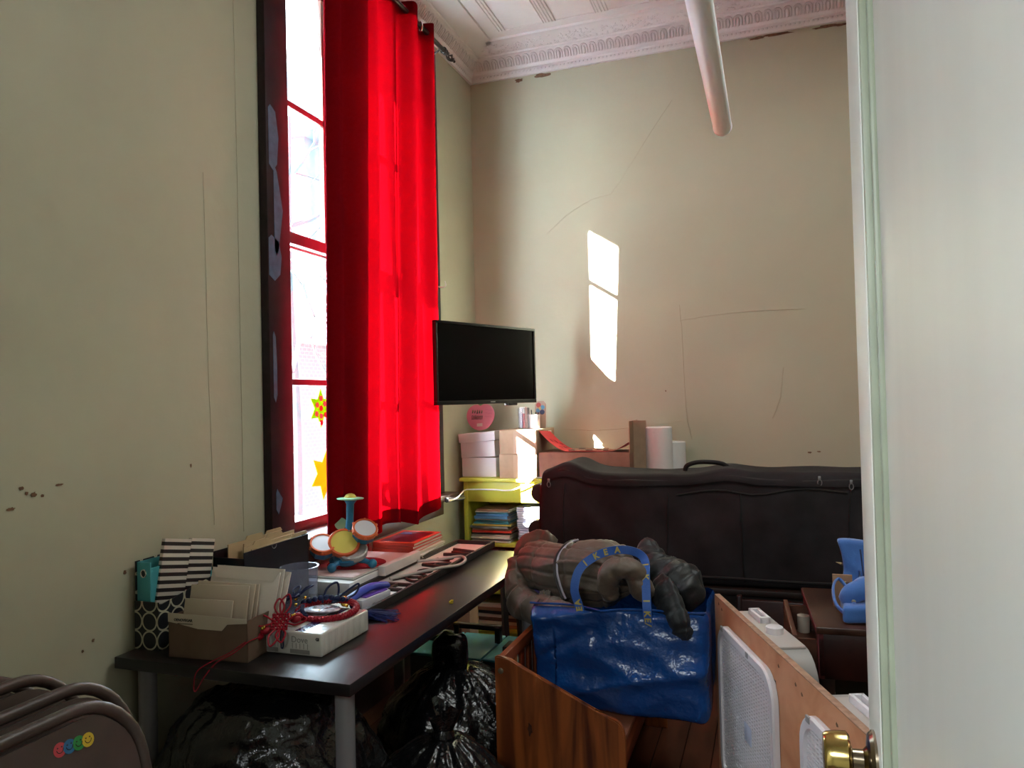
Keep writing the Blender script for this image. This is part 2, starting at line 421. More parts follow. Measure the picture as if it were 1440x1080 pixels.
arch = [(-0.019, 0.0), (-0.019, 0.04)] + [(-0.019 * math.cos(t * PI / 6), 0.04 + 0.019 * math.sin(t * PI / 6)) for t in range(1, 6)] + [(0.019, 0.04), (0.019, 0.0)]
ar.tube([(x, 0, z) for x, z in arch], 0.0055, 6)
ar.ball((0, 0.002, 0.022), (0.010, 0.008, 0.026), 8, 6)
ame = ar.mesh('cornice_arch'); ame.materials.append(TIN)
def arches(parent, n, f, rz):
    for i in range(n):
        o = bpy.data.objects.new('cornice_arch', ame); COL.objects.link(o); o.parent = parent
        o.location = f(i); o.rotation_euler = Euler((math.radians(40), 0, rz)) if rz == 0 else Euler((math.radians(40), 0, rz))
arches(trim1, 44, lambda i: (-1.79 + i * 0.0555, YB - 0.044, 3.676), 0)
arches(trim2, 18, lambda i: (XW + 0.044, YB - 0.09 - i * 0.0555, 3.676), PI / 2)
be = MB()
for i in range(100): be.ball((-1.85 + i * 0.0255, YB - 0.022, 3.640), 0.0065, 6, 4)
for i in range(60): be.ball((XW + 0.022, YB - 0.03 - i * 0.0255, 3.640), 0.0065, 6, 4)
random.seed(5)
for i in range(420):
    x = random.uniform(-1.75, .6); d = random.uniform(.11, .19); be.ball((x, YB - d, 3.744 + (d - .104) * .25), (random.uniform(.005, .011), .006, .004), 6, 4)
stuff(be.build('cornice_beading', TIN, trim1))
# tin ceiling panels: one shared mesh, ribs along both sides
cp = MB()
cp.box((0, 0, -0.004), (0.322, 0.60, 0.008), bevel=0.002, seg=1)
for x in (-0.145, -0.125, -0.105, 0.145): cp.box((x, 0, -0.012), (0.009, 0.57, 0.010), bevel=0.003, seg=1)
for y in (-0.285, 0.285): cp.box((0, y, -0.010), (0.28, 0.008, 0.006), bevel=0.002, seg=1)
cpm = cp.mesh('ceiling_panel'); cpm.materials.append(TIN)
for i in range(8):
    for j in range(4):
        o = bpy.data.objects.new('ceiling_panel', cpm); COL.objects.link(o); o.parent = ceiling
        o.location = (-1.40 + i * 0.325, 4.07 - j * 0.605, ZC)

# ------------------------------------------------------------------ window
win = bpy.data.objects.new('window_1', None); COL.objects.link(win); win.location = (-1.93, 3.2, 0.93); win['kind'] = 'structure'; W['window_1'] = Matrix.Translation((-1.93, 3.2, 0.93))
cs = MB()
cs.bx(XW, -1.842, 2.436, 2.582, 0.93, 3.46, bevel=0.004); cs.build('casing', CASING, win)
MB().bx(XW, -1.842, 3.885, 4.05, 0.90, 3.46, bevel=0.004).build('casing', CASING, win)
MB().bx(XW, -1.842, 2.42, 4.05, 3.40, 3.56, bevel=0.004).build('head_casing', CASING, win)
MB().bx(XW, -1.85, 3.835, 3.90, 0.93, 3.42, bevel=0.003).build('jamb_stop', CASING, win)
j = MB(); j.bx(-2.015, XW, 2.575, 2.59, .93, 3.42); j.build('jamb', CASING, win)
j = MB(); j.bx(-2.015, XW, 3.835, 3.86, .93, 3.42); j.build('jamb', CASING, win)
MB().bx(-2.0, -1.775, 2.36, 4.11, 0.893, 0.928, bevel=0.008).build('stool', SILL, win)
MB().bx(XW, -1.85, 2.42, 4.05, 0.80, 0.893, bevel=0.005).build('apron', SILL, win)
GL = pane_glass('window_glass')
def sash(x, z0, z1, name, bot, top):
    y0, y1 = 2.592, 3.833
    m = MB()
    for yy in (y0, y1 - 0.045): m.bx(x - 0.018, x + 0.018, yy, yy + 0.045, z0, z1, bevel=0.004)
    m.bx(x - 0.018, x + 0.018, y0 + .045, y1 - .045, z0, z0 + bot, bevel=0.004); m.bx(x - 0.018, x + 0.018, y0 + .045, y1 - .045, z1 - top, z1, bevel=0.004)
    s = m.build(name, SASH, win)
    zm = (z0 + bot + z1 - top) / 2
    MB().bx(x - 0.012, x + 0.012, y0 + .045, y1 - .045, zm - 0.014, zm + 0.014, bevel=0.004).build('glazing_bar', SASH, s)
    g = (y1 - y0 - 0.09) / 3
    for k in (1, 2): MB().bx(x - 0.012, x + 0.012, y0 + .045 + g * k - .014, y0 + .045 + g * k + .014, z0 + bot, z1 - top, bevel=0.004).build('glazing_bar', SASH, s)
    for k in range(3):
        for (a_, b_) in ((z0 + bot, zm - .014), (zm + .014, z1 - top)):
            MB().bx(x - 0.0015, x + 0.0015, y0 + .045 + g * k + (0.014 if k else 0), y0 + .045 + g * (k + 1) - (0.014 if k < 2 else 0), a_, b_).build('pane', GL, s)
sash(-1.925, 0.93, 2.205, 'lower_sash', 0.045, 0.05)
sash(-1.965, 2.145, 3.42, 'upper_sash', 0.05, 0.045)
# painter's tape on the left casing
TAPE = mat('blue_tape', (0.045, 0.125, 0.20), 0.6, var=(30, 0.2))
for k, (y, z0, z1, w_, sl, lab) in enumerate([(2.475, 2.42, 2.66, .05, .012, 'long blue tape strip with ragged end, topmost on the dark window casing'), (2.49, 2.08, 2.42, .026, .03, 'narrow twisted blue tape strip in the middle of the window casing'), (2.475, 1.98, 2.14, .07, .01, 'wide blue tape patch with a torn pointed end on the window casing'), (2.468, 1.50, 1.76, .022, .0, 'thin blue tape strip below the wide tape patch on the casing'), (2.475, 1.06, 1.14, .028, .012, 'small blue tape scrap lowest on the window casing')]):
    poly = [(-w_ / 2, z0), (0, z0 - .02), (w_ / 2, z0 + .01), (w_ / 2 + sl, (z0 + z1) / 2), (w_ / 2 - .006, z1 - .02), (-w_ / 4, z1), (-w_ / 2, z1 - .015)]
    single(MB().prism(poly, 0.0012, frame((-1.8418, y, 0), (0, 1, 0), (0, 0, 1))), 'tape_strip', TAPE, lab, 'tape', (-1.8418, y, z0), 'blue tape on the window casing')
# paper stars on the lower panes
def star(c, r0, r1, n, rot=0.0):
    poly = []
    for i in range(2 * n):
        a_ = PI * i / n + rot; r = r0 if i % 2 == 0 else r1
        poly.append((math.sin(a_) * r, math.cos(a_) * r))
    return MB().prism(poly, 0.0015, frame(c, (0, 1, 0), (0, 0, 1)))
STY, STY2 = 2.895, 2.92
st = thing('paper_star', 'lime green paper star with small stickers on the window pane', 'paper star', (-1.920, STY, 1.45))
star((-1.9205, STY, 1.45), .088, .048, 6).build('star_paper', cloth_light('lime_paper', (0.12, 0.24, 0.008), 0.16, (0.34, 0.62, 0.02)), st)
RDS = mat('red_sticker', (0.75, 0.05, 0.04), 0.5); PKS = mat('pale_sticker', (0.55, 0.35, 0.25), 0.5)
for (dy, dz, m_) in ((0, .045, PKS), (.03, .02, PKS), (-.03, .015, PKS), (0, 0, RDS), (-.035, -.025, PKS), (.0, -.035, PKS), (.035, -.03, RDS), (0, -.065, RDS)):
    MB().cyl((-1.919, STY + dy, 1.45 + dz), (-1.9165, STY + dy, 1.45 + dz), .0125, n=12).build('sticker', m_, st)
single(star((-1.9205, STY2, 1.15), .115, .062, 6, .15), 'paper_star', cloth_light('yellow_paper', (0.22, 0.21, 0.015), 0.16, (0.66, 0.52, 0.05)), 'plain yellow paper star on the bottom window pane', 'paper star', (-1.9205, STY2, 1.15))

# ------------------------------------------------------------------ curtains
RED = cloth_light('red_curtain_cloth', (0.18, 0.004, 0.009), 0.34, (0.14, 0.0002, 0.0012))
def curtain(name, label, top, bot, ztop, zbot, parts, zf=None):
    y0 = sum(p[1] for p in bot) / len(bot)
    t = thing(name, label, 'curtain', (-1.72, y0, zbot), 'red window curtains')
    T = cat([(p[0], p[1], 0) for p in top], 10); B = cat([(p[0], p[1], 0) for p in bot], 10); n = len(T)
    def f(u, v):
        i = min(n - 1, int(round(u * (n - 1)))); k = v
        p = T[i].lerp(B[i], k); z = ztop + (zbot - ztop) * v
        if zf: z += zf(u) * v
        p = p + Vector((nz((u * 9, v * 3, 1)) * .008 * v, nz((u * 7, v * 3, 5)) * .008 * v, 0))
        return Vector((p.x, p.y, z))
    m = MB(); m.grid(f, n, 60); o = m.build('cloth', RED, t, angle=180)
    # hem band: a second layer of the same cloth
    def h(u, v):
        p = f(u, 0.975 + 0.0245 * v); return p + Vector((0.0015, -0.0012, 0))
    m = MB(); m.grid(h, n, 3); m.build('hem', RED, t, angle=180)
    def h2(u, v):
        p = f(u, 0.0 + 0.026 * v); return p + Vector((0.0015, -0.0012, 0))
    m = MB(); m.grid(h2, n, 3); m.build('heading', RED, t, angle=180)
    return t, f
topA = [(-1.72, 2.945), (-1.745, 2.89), (-1.76, 2.82), (-1.768, 2.755), (-1.75, 2.735), (-1.70, 2.77), (-1.725, 2.81), (-1.672, 2.86), (-1.655, 2.93), (-1.69, 2.965), (-1.765, 2.99), (-1.765, 3.05), (-1.70, 3.10), (-1.762, 3.17), (-1.755, 3.24), (-1.735, 3.30), (-1.745, 3.36)]
botA = [(-1.715, 2.86), (-1.735, 2.81), (-1.75, 2.75), (-1.765, 2.705), (-1.745, 2.688), (-1.70, 2.722), (-1.722, 2.762), (-1.685, 2.80), (-1.665, 2.85), (-1.685, 2.885), (-1.75, 2.91), (-1.745, 2.97), (-1.70, 3.03), (-1.745, 3.10), (-1.75, 3.17), (-1.73, 3.24), (-1.742, 3.30)]
cA, fA = curtain('curtain', 'wide red curtain panel hanging beside the bare window panes', topA, botA, 3.53, 0.862, None, lambda u: .03 * math.sin(u * 9))
topB = [(-1.77, 3.305), (-1.77, 3.37), (-1.76, 3.42), (-1.685, 3.45), (-1.70, 3.52), (-1.76, 3.57), (-1.76, 3.66), (-1.69, 3.69), (-1.72, 3.745)]
botB = [(-1.768, 3.245), (-1.768, 3.30), (-1.755, 3.34), (-1.70, 3.375), (-1.715, 3.45), (-1.75, 3.51), (-1.75, 3.60), (-1.725, 3.71), (-1.768, 3.83)]
cB, fB = curtain('curtain', 'narrow red curtain panel next to the television', topB, botB, 3.535, 0.866, None, lambda u: .02 * math.sin(u * 7 + 1))
# eyelets
for (p, q, par) in (((-1.72, 3.60, 3.48), (0.75, 0.66, 0), cB), ((-1.72, 3.475, 3.48), (.6, .8, 0), cB), ((-1.72, 3.05, 3.48), (.7, .7, 0), cA), ((-1.72, 2.83, 3.48), (.7, -.7, 0), cA)):
    c = Vector(p); nrm = Vector(q).normalized(); up = Vector((0, 0, 1)); sd_ = nrm.cross(up)
    MB().tube([c + up * (.026 * math.cos(a_ * PI / 10)) + sd_ * (.026 * math.sin(a_ * PI / 10)) for a_ in range(20)], .0055, 8, closed=True).build('eyelet', CHROME, par)
rod = thing('curtain_rod', 'dark metal curtain rod with a twisted finial under the cornice', 'curtain rod', (-1.72, 3.2, 3.48))
IRON = mat('dark_iron', (0.035, 0.03, 0.028), 0.4, metal=0.6)
MB().cyl((-1.72, 2.3, 3.48), (-1.72, 3.90, 3.48), .0125, n=14).build('pole', IRON, rod)
fn = MB(); fn.lathe([(.013, 0), (.02, .004), (.02, .012), (.013, .016), (.013, .03), (.018, .036), (.010, .042)], 14, frame((-1.72, 3.885, 3.48), (0, 0, 1), (1, 0, 0)))
for k in range(4):
    fn.tube([(-1.72 + .017 * math.sin(s_ / 12 * PI) * math.cos(k * PI / 2 + s_ * .35), 3.925 + s_ * .0095, 3.48 + .017 * math.sin(s_ / 12 * PI) * math.sin(k * PI / 2 + s_ * .35)) for s_ in range(13)], .0045, 6)
fn.ball((-1.72, 4.045, 3.48), .008, 10, 6); fn.build('finial', IRON, rod)
MB().tube(cat([(-1.842, 3.84, 3.43), (-1.80, 3.84, 3.43), (-1.74, 3.84, 3.45), (-1.72, 3.84, 3.465)], 5), .006, 8).bx(-1.842, -1.836, 3.825, 3.855, 3.38, 3.47, bevel=.002).build('bracket', IRON, rod)
# small hook on the casing, grey tube and cord on the sill
hk = MB(); hk.tube(cat([(-1.842, 4.02, 2.145), (-1.81, 4.02, 2.14), (-1.795, 4.02, 2.15), (-1.80, 4.02, 2.175)], 6), .004, 8)
single(hk, 'wall_hook', WHITEP, 'small white hook screwed to the right window casing', 'hook', (-1.842, 4.02, 2.145))

# ------------------------------------------------------------------ outside
SNOW = mat('snow', (0.80, 0.83, 0.88), 0.9, var=(0.6, 0.05))
g_ = MB(); g_.grid(lambda u, v: Vector((-60 + 57.9 * u, -20 + 90 * v, -1.235 + .03 * nz((u * 8, v * 8, 0)))), 30, 40); stuff(g_.build('snow_ground', SNOW)); tag(bpy.data.objects['snow_ground'], 'snow covered ground outside the window', 'snow')
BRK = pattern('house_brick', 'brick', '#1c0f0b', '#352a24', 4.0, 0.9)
h = thing('brick_house', 'low brick house seen through the lower window panes', 'house', (-9, 12.5, -1.2))
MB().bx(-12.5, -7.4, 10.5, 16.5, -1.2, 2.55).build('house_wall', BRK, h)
m = MB(); m.prism([(-12.9, 2.5), (-7.0, 2.5), (-9.9, 4.6)], 6.6, frame((0, 16.8, 0), (1, 0, 0), (0, 0, 1))); m.build('roof', SNOW, h)
for (x, z) in ((-8.6, .5), (-10.6, .5)):
    f_ = MB(); f_.bx(x - .45, x + .45, 10.44, 10.52, z, z + 1.2); o = f_.build('house_window', PAPER, h)
    MB().bx(x - .38, x + .38, 10.42, 10.45, z + .06, z + 1.14).build('pane', mat('house_pane', (0.18, .22, .26), .1), o)
h2 = thing('grey_house', 'tall pale blue grey house far behind the bare tree', 'house', (-16, 21, -1.2))
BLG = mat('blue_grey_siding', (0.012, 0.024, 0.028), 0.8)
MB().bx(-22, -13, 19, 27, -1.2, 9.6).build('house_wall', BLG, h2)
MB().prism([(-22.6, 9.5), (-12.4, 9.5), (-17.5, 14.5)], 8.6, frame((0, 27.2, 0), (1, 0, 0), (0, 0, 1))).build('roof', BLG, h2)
fe = thing('lattice_fence', 'white lattice fence in the snow below the brick house', 'fence', (-5.4, 6.9, -1.2))
FW = mat('fence_white', (.62, .64, .68), .7)
for k in range(4): MB().bx(-6.6 + k * .9, -6.5 + k * .9, 6.88, 6.96, -1.2, .35, bevel=.01).build('post', FW, fe)
for z in (.2, -.5): MB().bx(-6.6, -3.8, 6.90, 6.94, z, z + .06).build('rail', FW, fe)
lt = MB()
for k in range(-8, 34):
    for sg in (1, -1):
        x0 = -6.6 + k * .1; x1 = x0 + .7 * sg; lt.cyl((x0, 6.92 + .01 * sg, -.5), (x1, 6.92 + .01 * sg, .2), .012, n=4)
stuff(lt.build('lattice', FW, fe))
random.seed(11)
tr = thing('bare_tree', 'bare leafless tree with thin branches outside the window', 'tree', (-5.6, 7.6, -1.2))
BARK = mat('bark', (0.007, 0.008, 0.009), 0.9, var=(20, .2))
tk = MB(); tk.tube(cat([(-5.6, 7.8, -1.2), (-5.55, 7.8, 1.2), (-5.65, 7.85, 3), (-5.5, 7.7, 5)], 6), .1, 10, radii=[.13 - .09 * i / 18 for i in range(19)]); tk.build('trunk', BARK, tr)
def limb(p, d, l, r, dep, out):
    P = [p]; q = p.copy(); dd = d.copy()
    for i in range(5):
        dd = (dd + Vector((random.uniform(-.25, .25), random.uniform(-.25, .25), random.uniform(-.12, .2)))).normalized(); q = q + dd * (l / 5); P.append(q.copy())
    out.tube(P, r, 5, radii=[r * (1 - .12 * i) for i in range(6)])
    if dep:
        for k in range(3): limb(P[random.randint(2, 5)], (dd + Vector((random.uniform(-.9, .9), random.uniform(-.9, .9), random.uniform(-.5, .7)))).normalized(), l * .65, r * .55, dep - 1, out)
for k in range(11):
    br = MB(); z = random.uniform(.8, 5); a_ = random.uniform(0, 2 * PI)
    limb(Vector((-5.58, 7.8, z)), Vector((math.cos(a_), math.sin(a_) * .7, .35)).normalized(), 1.7, .035, 2, br); br.build('branch', BARK, tr)

# ------------------------------------------------------------------ door, opened into the room
DW = mat('door_paint', (0.69, 0.70, 0.665), 0.42, spec=0.5, var=(5, 0.07), bump=(7, 0.25, 0.006), stretch=(1, 1, 0.12))
DG = mat('door_mould_green', (0.37, 0.41, 0.315), 0.4, var=(12, .1))
D0, D1 = 0.10, 0.142
door = bpy.data.objects.new('door_1', None); COL.objects.link(door); door.location = (0.12, 0.6, 0); door['kind'] = 'structure'; W['door_1'] = Matrix.Translation((0.12, 0.6, 0))
MB().bx(D0, D1, 0.897, 1.002, 0.012, 2.34, bevel=0.003).build('stile', DW, door)
MB().bx(D0, D1, 0.175, 0.28, 0.012, 2.34, bevel=0.003).build('stile', DW, door)
MB().bx(D0, D1, 0.28, 0.897, 2.18, 2.34, bevel=0.003).build('rail', DW, door)
MB().bx(D0, D1, 0.28, 0.897, 0.012, 0.28, bevel=0.003).build('rail', DW, door)
MB().bx(D0 + 0.0145, D1 - 0.008, 0.275, 0.90, 0.27, 2.19).build('panel', DW, door)
md = MB()
for (y0, y1, z0, z1) in ((.889, .897, .28, 2.18), (.28, .288, .28, 2.18), (.288, .889, .28, .288), (.288, .889, 2.172, 2.18)):
    md.bx(D0 + .0015, D0 + .016, y0, y1, z0, z1, bevel=0.0025)
for (y0, y1, z0, z1) in ((.879, .889, .288, 2.172), (.288, .298, .288, 2.172)):
    md.bx(D0 + .0085, D0 + .016, y0, y1, z0, z1, bevel=0.003)
md.build('moulding', DG, door)
KY, KZ = 0.945, 1.047
BRASS = mat('brass', (0.62, 0.47, 0.17), 0.16, metal=1.0)
NICK = mat('dark_brass', (0.30, 0.24, 0.17), 0.22, metal=1.0)
kb = frame((D0, KY, KZ), (0, 1, 0), (0, 0, 1)); kb = Matrix.Translation((D0, KY, KZ)) @ Matrix.Rotation(-PI / 2, 4, 'Y')
MB().lathe([(.034, 0), (.034, .003), (.030, .007), (.016, .009)], 28, kb).build('rosette', NICK, door)
MB().lathe([(.016, .009), (.012, .013), (.0115, .024), (.015, .028)], 24, kb).build('knob_shank', NICK, door)
MB().lathe([(.015, .0255), (.026, .027), (.0295, .030), (.0290, .042), (.0270, .052), (.0250, .055), (.004, .056)], 32, kb).build('knob', BRASS, door)
MB().bx(D0 + .008, D1 - .008, 1.002, 1.0035, .96, 1.12, bevel=.0006).build('latch_plate', NICK, door)
dt = MB(); dt.bx(.18, .20, -.0, .15, 0, 2.37); dt.bx(-.85, -.83, -.0, .15, 0, 2.37); dt.bx(-.85, .20, -.0, .15, 2.36, 2.42); struct(dt.build('trim_3', DW))

# ------------------------------------------------------------------ hanging tube lamp
LP = mat('lamp_cover', (0.90, 0.92, 0.97), 0.42, spec=0.35)
lamp = thing('tube_lamp', 'long white tube lamp hung level on chains near the ceiling', 'ceiling lamp', (-0.176, 2.6, 2.68))
MB().cyl((-0.176, 1.55, 2.685), (-0.176, 3.50, 2.685), .041, n=32).build('tube_cover', LP, lamp)
MB().lathe([(.0425, 0), (.0425, .012), (.036, .018), (.004, .019)], 32, Matrix.Translation((-0.176, 3.495, 2.685)) @ Matrix.Rotation(-PI / 2, 4, 'X')).build('end_cap', LP, lamp)
MB().bx(-.196, -.156, 1.55, 3.48, 2.72, 2.745, bevel=.004).build('spine', WHITEP, lamp)
for y in (2.95, 1.8):
    m = MB(); z = 2.745; k = 0
    while z < ZC - .01:
        m.tube([(-.176 + (.004 * math.cos(a_ * PI / 4) if k % 2 else 0), y + (0 if k % 2 else .004 * math.cos(a_ * PI / 4)), z + .007 + .009 * math.sin(a_ * PI / 4)) for a_ in range(8)], .0013, 4, closed=True); z += .0145; k += 1
    stuff(m.build('chain', STEEL, lamp))

# ------------------------------------------------------------------ desk
DTOP = mat('desk_black_brown', (0.011, 0.009, 0.0095), 0.28, spec=0.5, bump=(120, 0.06, 0.001), var=(18, 0.2))
desk = thing('desk', 'long black brown desk under the window', 'desk', (-1.45, 2.57, 0))
ZD = 0.735
MB().bx(-1.862, -1.062, 1.712, 3.43, ZD - .034, ZD, bevel=0.0025).build('desk_top', DTOP, desk)
LEG = mat('leg_grey', (0.22, 0.22, 0.235), 0.4, metal=0.3)
for (x, y) in ((-1.118, 1.775), (-1.80, 1.775), (-1.118, 3.36), (-1.80, 3.36)):
    m = MB(); m.cyl((x, y, 0.012), (x, y, ZD - .034), .0265, n=20); m.cyl((x, y, 0), (x, y, .014), .029, n=20); m.bx(x - .045, x + .045, y - .045, y + .045, ZD - .038, ZD - .034); m.build('leg', LEG, desk)

# magazine file with ring pattern and its contents
RNG = pattern('ring_print', 'rings', (0.008, 0.009, 0.014), '#b9b49c', 0.0565, 0.5)
NAVY = mat('navy_board', (0.006, 0.008, 0.018), 0.45)
mf = thing('magazine_file', 'black magazine file printed with cream interlocking rings', 'magazine file', (-1.825, 1.95, ZD))
t_ = .003
M0 = frame((-1.772, 0, 0), (0, 1, 0), (0, 0, 1))
MB().prism([(1.792, ZD), (2.09, ZD), (2.09, ZD + .185), (1.792, ZD + .135)], t_, M0).build('side_panel', RNG, mf)
M0 = frame((-1.862, 0, 0), (0, 1, 0), (0, 0, 1))
MB().prism([(1.792, ZD), (2.09, ZD), (2.09, ZD + .27), (1.792, ZD + .265)], t_, M0).build('side_panel', RNG, mf)
MB().bx(-1.862, -1.769, 1.789, 1.792, ZD, ZD + .145).build('front_panel', RNG, mf)
MB().bx(-1.862, -1.769, 2.09, 2.093, ZD, ZD + .185).build('back_panel', RNG, mf)
MB().bx(-1.859, -1.772, 1.792, 2.09, ZD, ZD + .003).build('base_panel', NAVY, mf)
TEAL = mat('teal_binder', (0.07, 0.37, 0.42), 0.45)
bd = thing('binder', 'teal ring binder with a finger hole standing in the ring patterned file', 'binder', (-1.83, 1.80, ZD + .004))
MB().bx(-1.858, -1.806, 1.796, 1.8, ZD + .13, ZD + .262, bevel=.001).build('spine', TEAL, bd)
MB().bx(-1.858, -1.855, 1.8, 2.06, ZD + .004, ZD + .262).build('cover', TEAL, bd); MB().bx(-1.809, -1.806, 1.8, 2.06, ZD + .004, ZD + .245).build('cover', TEAL, bd)
MB().tube([(-1.832 + .0095 * math.cos(k * PI / 8), 1.7955, ZD + .228 + .0115 * math.sin(k * PI / 8)) for k in range(16)], .0022, 6, closed=True).build('hole_rim', CHROME, bd)
MB().cyl((-1.832, 1.7958, ZD + .228), (-1.832, 1.7950, ZD + .228), .0095, n=16).build('finger_hole', BLACK, bd)
STR = pattern('black_stripes', 'stripes', '#cfc6bb', (0.02, 0.014, 0.016), 0.0235, 0.5)
for k, (y0, y1, dz, lab) in enumerate(((1.828, 1.938, .0, 'black and white striped folder nearer the teal binder'), (1.941, 2.045, -.019, 'black and white striped folder set slightly lower, beside the black file'))):
    th = math.radians(-11.5)
    Mx = Matrix.Translation((-1.803 + .0 * k, (y0 + y1) / 2, ZD + .215 + dz)) @ Matrix.Rotation(math.radians(-2), 4, 'Z') @ Matrix.Rotation(th, 4, 'X')
    m = MB(); m.box((0, 0, .0), (.014, y1 - y0, .205), bevel=.001)
    o = m.build('striped_folder', STR, None, world=False); o.matrix_world = Mx; W[o.name] = Mx
    tag(o, lab, 'folder', 'striped folders in the ring patterned file')

# black magazine file with manila folders
BF = mat('black_board', (0.008, 0.009, 0.013), 0.35)
f2 = thing('magazine_file', 'plain black magazine file full of manila folders beside the window casing', 'magazine file', (-1.775, 2.25, ZD))
x0, x1, y0, y1, h_ = -1.835, -1.705, 2.10, 2.47, .235
for (a, b, c, d, zz, nm) in ((x1 - .003, x1, y0, y1, h_, 'side_panel'), (x0, x0 + .003, y0, y1, h_, 'side_panel'), (x0, x1, y0, y0 + .003, h_ - .02, 'end_panel'), (x0, x1, y1 - .003, y1, h_, 'end_panel'), (x0, x1, y0, y1, .003, 'base_panel')):
    MB().bx(a, b, c, d, ZD, ZD + zz).build(nm, BF, f2)
MB().tube([(x1 + .0006, 2.262 + .013 * math.cos(PI + k * PI / 10), ZD + h_ - .002 + .013 * math.sin(PI + k * PI / 10)) for k in range(11)], .0012, 5).build('notch_rim', mat('notch_grey', (.25, .25, .25), .5), f2)
MAN = mat('manila', (0.50, 0.37, 0.21), 0.7, var=(12, .06))
for k, (x, top, y0_, tab) in enumerate(((-1.812, .262, 2.15, 2.36), (-1.79, .268, 2.12, 2.22), (-1.765, .262, 2.17, 2.30), (-1.742, .256, 2.14, 2.20), (-1.725, .246, 2.16, 2.4))):
    poly = [(y0_, ZD + .01), (y0_ + .29, ZD + .01), (y0_ + .29, ZD + top - .012), (tab + .09, ZD + top - .012), (tab + .08, ZD + top), (tab, ZD + top), (tab - .01, ZD + top - .012), (y0_, ZD + top - .012)]
    single(MB().prism(poly, .004, frame((x, 0, 0), (0, 1, 0), (0, 0, 1))), 'manila_folder', MAN, ['manila folder against the wall in the black file', 'manila folder second from the wall in the black file', 'manila folder in the middle of the black file', 'manila folder second from the near side of the black file', 'manila folder at the near side of the black file'][k], 'folder', (x, 2.3, ZD + .01), 'manila folders in the black file')

# open cardboard box of envelopes
cb = thing('cardboard_box', 'small open brown cardboard box holding envelopes on the desk corner', 'box', (-1.575, 1.89, ZD))
ang = math.radians(4); MX = Matrix.Translation((-1.574, 1.865, ZD)) @ Matrix.Rotation(ang, 4, 'Z'); W['cb'] = MX
def loc_build(mb, MX, name, m, par):
    bmesh.ops.transform(mb.bm, matrix=MX, verts=mb.bm.verts[:]); return mb.build(name, m, par)
wx, wy, hh = .266, .20, .118
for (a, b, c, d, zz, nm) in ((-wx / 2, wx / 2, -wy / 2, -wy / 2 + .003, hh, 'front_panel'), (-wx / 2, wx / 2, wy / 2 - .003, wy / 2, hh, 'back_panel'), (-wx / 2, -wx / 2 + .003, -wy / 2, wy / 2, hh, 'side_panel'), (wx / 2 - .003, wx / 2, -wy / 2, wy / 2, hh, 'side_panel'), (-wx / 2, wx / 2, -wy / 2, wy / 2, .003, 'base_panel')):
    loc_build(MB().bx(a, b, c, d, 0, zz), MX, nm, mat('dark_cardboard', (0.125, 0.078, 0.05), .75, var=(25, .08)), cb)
lbl = [(-wx / 2, hh + .012), (-wx / 2, hh - .014), (-.10, hh - .018), (-.03, hh - .030), (.05, hh - .031), (.068, hh - .012), (wx / 2, hh - .006), (wx / 2, hh + .006)]
loc_build(MB().prism(lbl, .0015, frame((0, -wy / 2 - .0005, 0), (1, 0, 0), (0, 0, 1))), MX, 'torn_flap', mat('flap_cream', (.50, .43, .34), .7), cb)
INK = mat('ink', (0.02, 0.02, 0.022), 0.6)
text('flap_print', 'OENOVEGAR', .0105, MX @ frame((-.112, -wy / 2 - .0023, hh - .0105), (1, 0, 0), (0, 0, 1)), INK, cb, bold=.0004)
loc_build(MB().bx(-.10, -.048, -wy / 2 - .0026, -wy / 2 - .002, hh - .0185, hh - .0165), MX, 'flap_line', INK, cb)
ENV = mat('envelope_cream', (0.47, 0.39, 0.30), 0.7, var=(6, .04)); ENV2 = mat('envelope_white', (0.62, 0.56, 0.49), 0.7)
for k in range(7):
    y = -.07 + k * .018; front = k < 4
    ww, hh2, xo = (.165, .10, -.03) if k == 0 else ((.20, .115, -.01 + .004 * k) if k < 4 else (.24, .15, .012 + .004 * k))
    Mx = MX @ Matrix.Translation((xo, y, .062 + (.0 if k == 0 else .02 + .004 * (k % 3)))) @ Matrix.Rotation(math.radians(-12 - 1.2 * k), 4, 'X') @ Matrix.Rotation(math.radians([0, -1, 1, -1.5, 2, 1.2, 3][k]), 4, 'Y')
    m = MB(); m.box((0, 0, hh2 / 2), (ww, .006 if front else .004, hh2), bevel=.001)
    if k >= 4: m.prism([(-ww / 2, hh2), (ww / 2, hh2), (ww / 2 - .02, hh2 - .03), (-ww / 2 + .02, hh2 - .03)], .0012, frame((0, -.0034, 0), (1, 0, 0), (0, 0, 1)))
    o = m.build('envelope', ENV if front else ENV2, None, world=False); o.matrix_world = Mx; W[o.name] = Mx
    tag(o, ['beige envelope bundle at the front of the small cardboard box', 'beige envelope second in the small cardboard box', 'beige envelope third in the small cardboard box', 'beige envelope fourth in the small cardboard box', 'large pale envelope fifth in the small cardboard box', 'large pale envelope sixth in the small cardboard box', 'large pale envelope at the very back of the small cardboard box'][k], 'envelope', 'envelopes in the cardboard box')

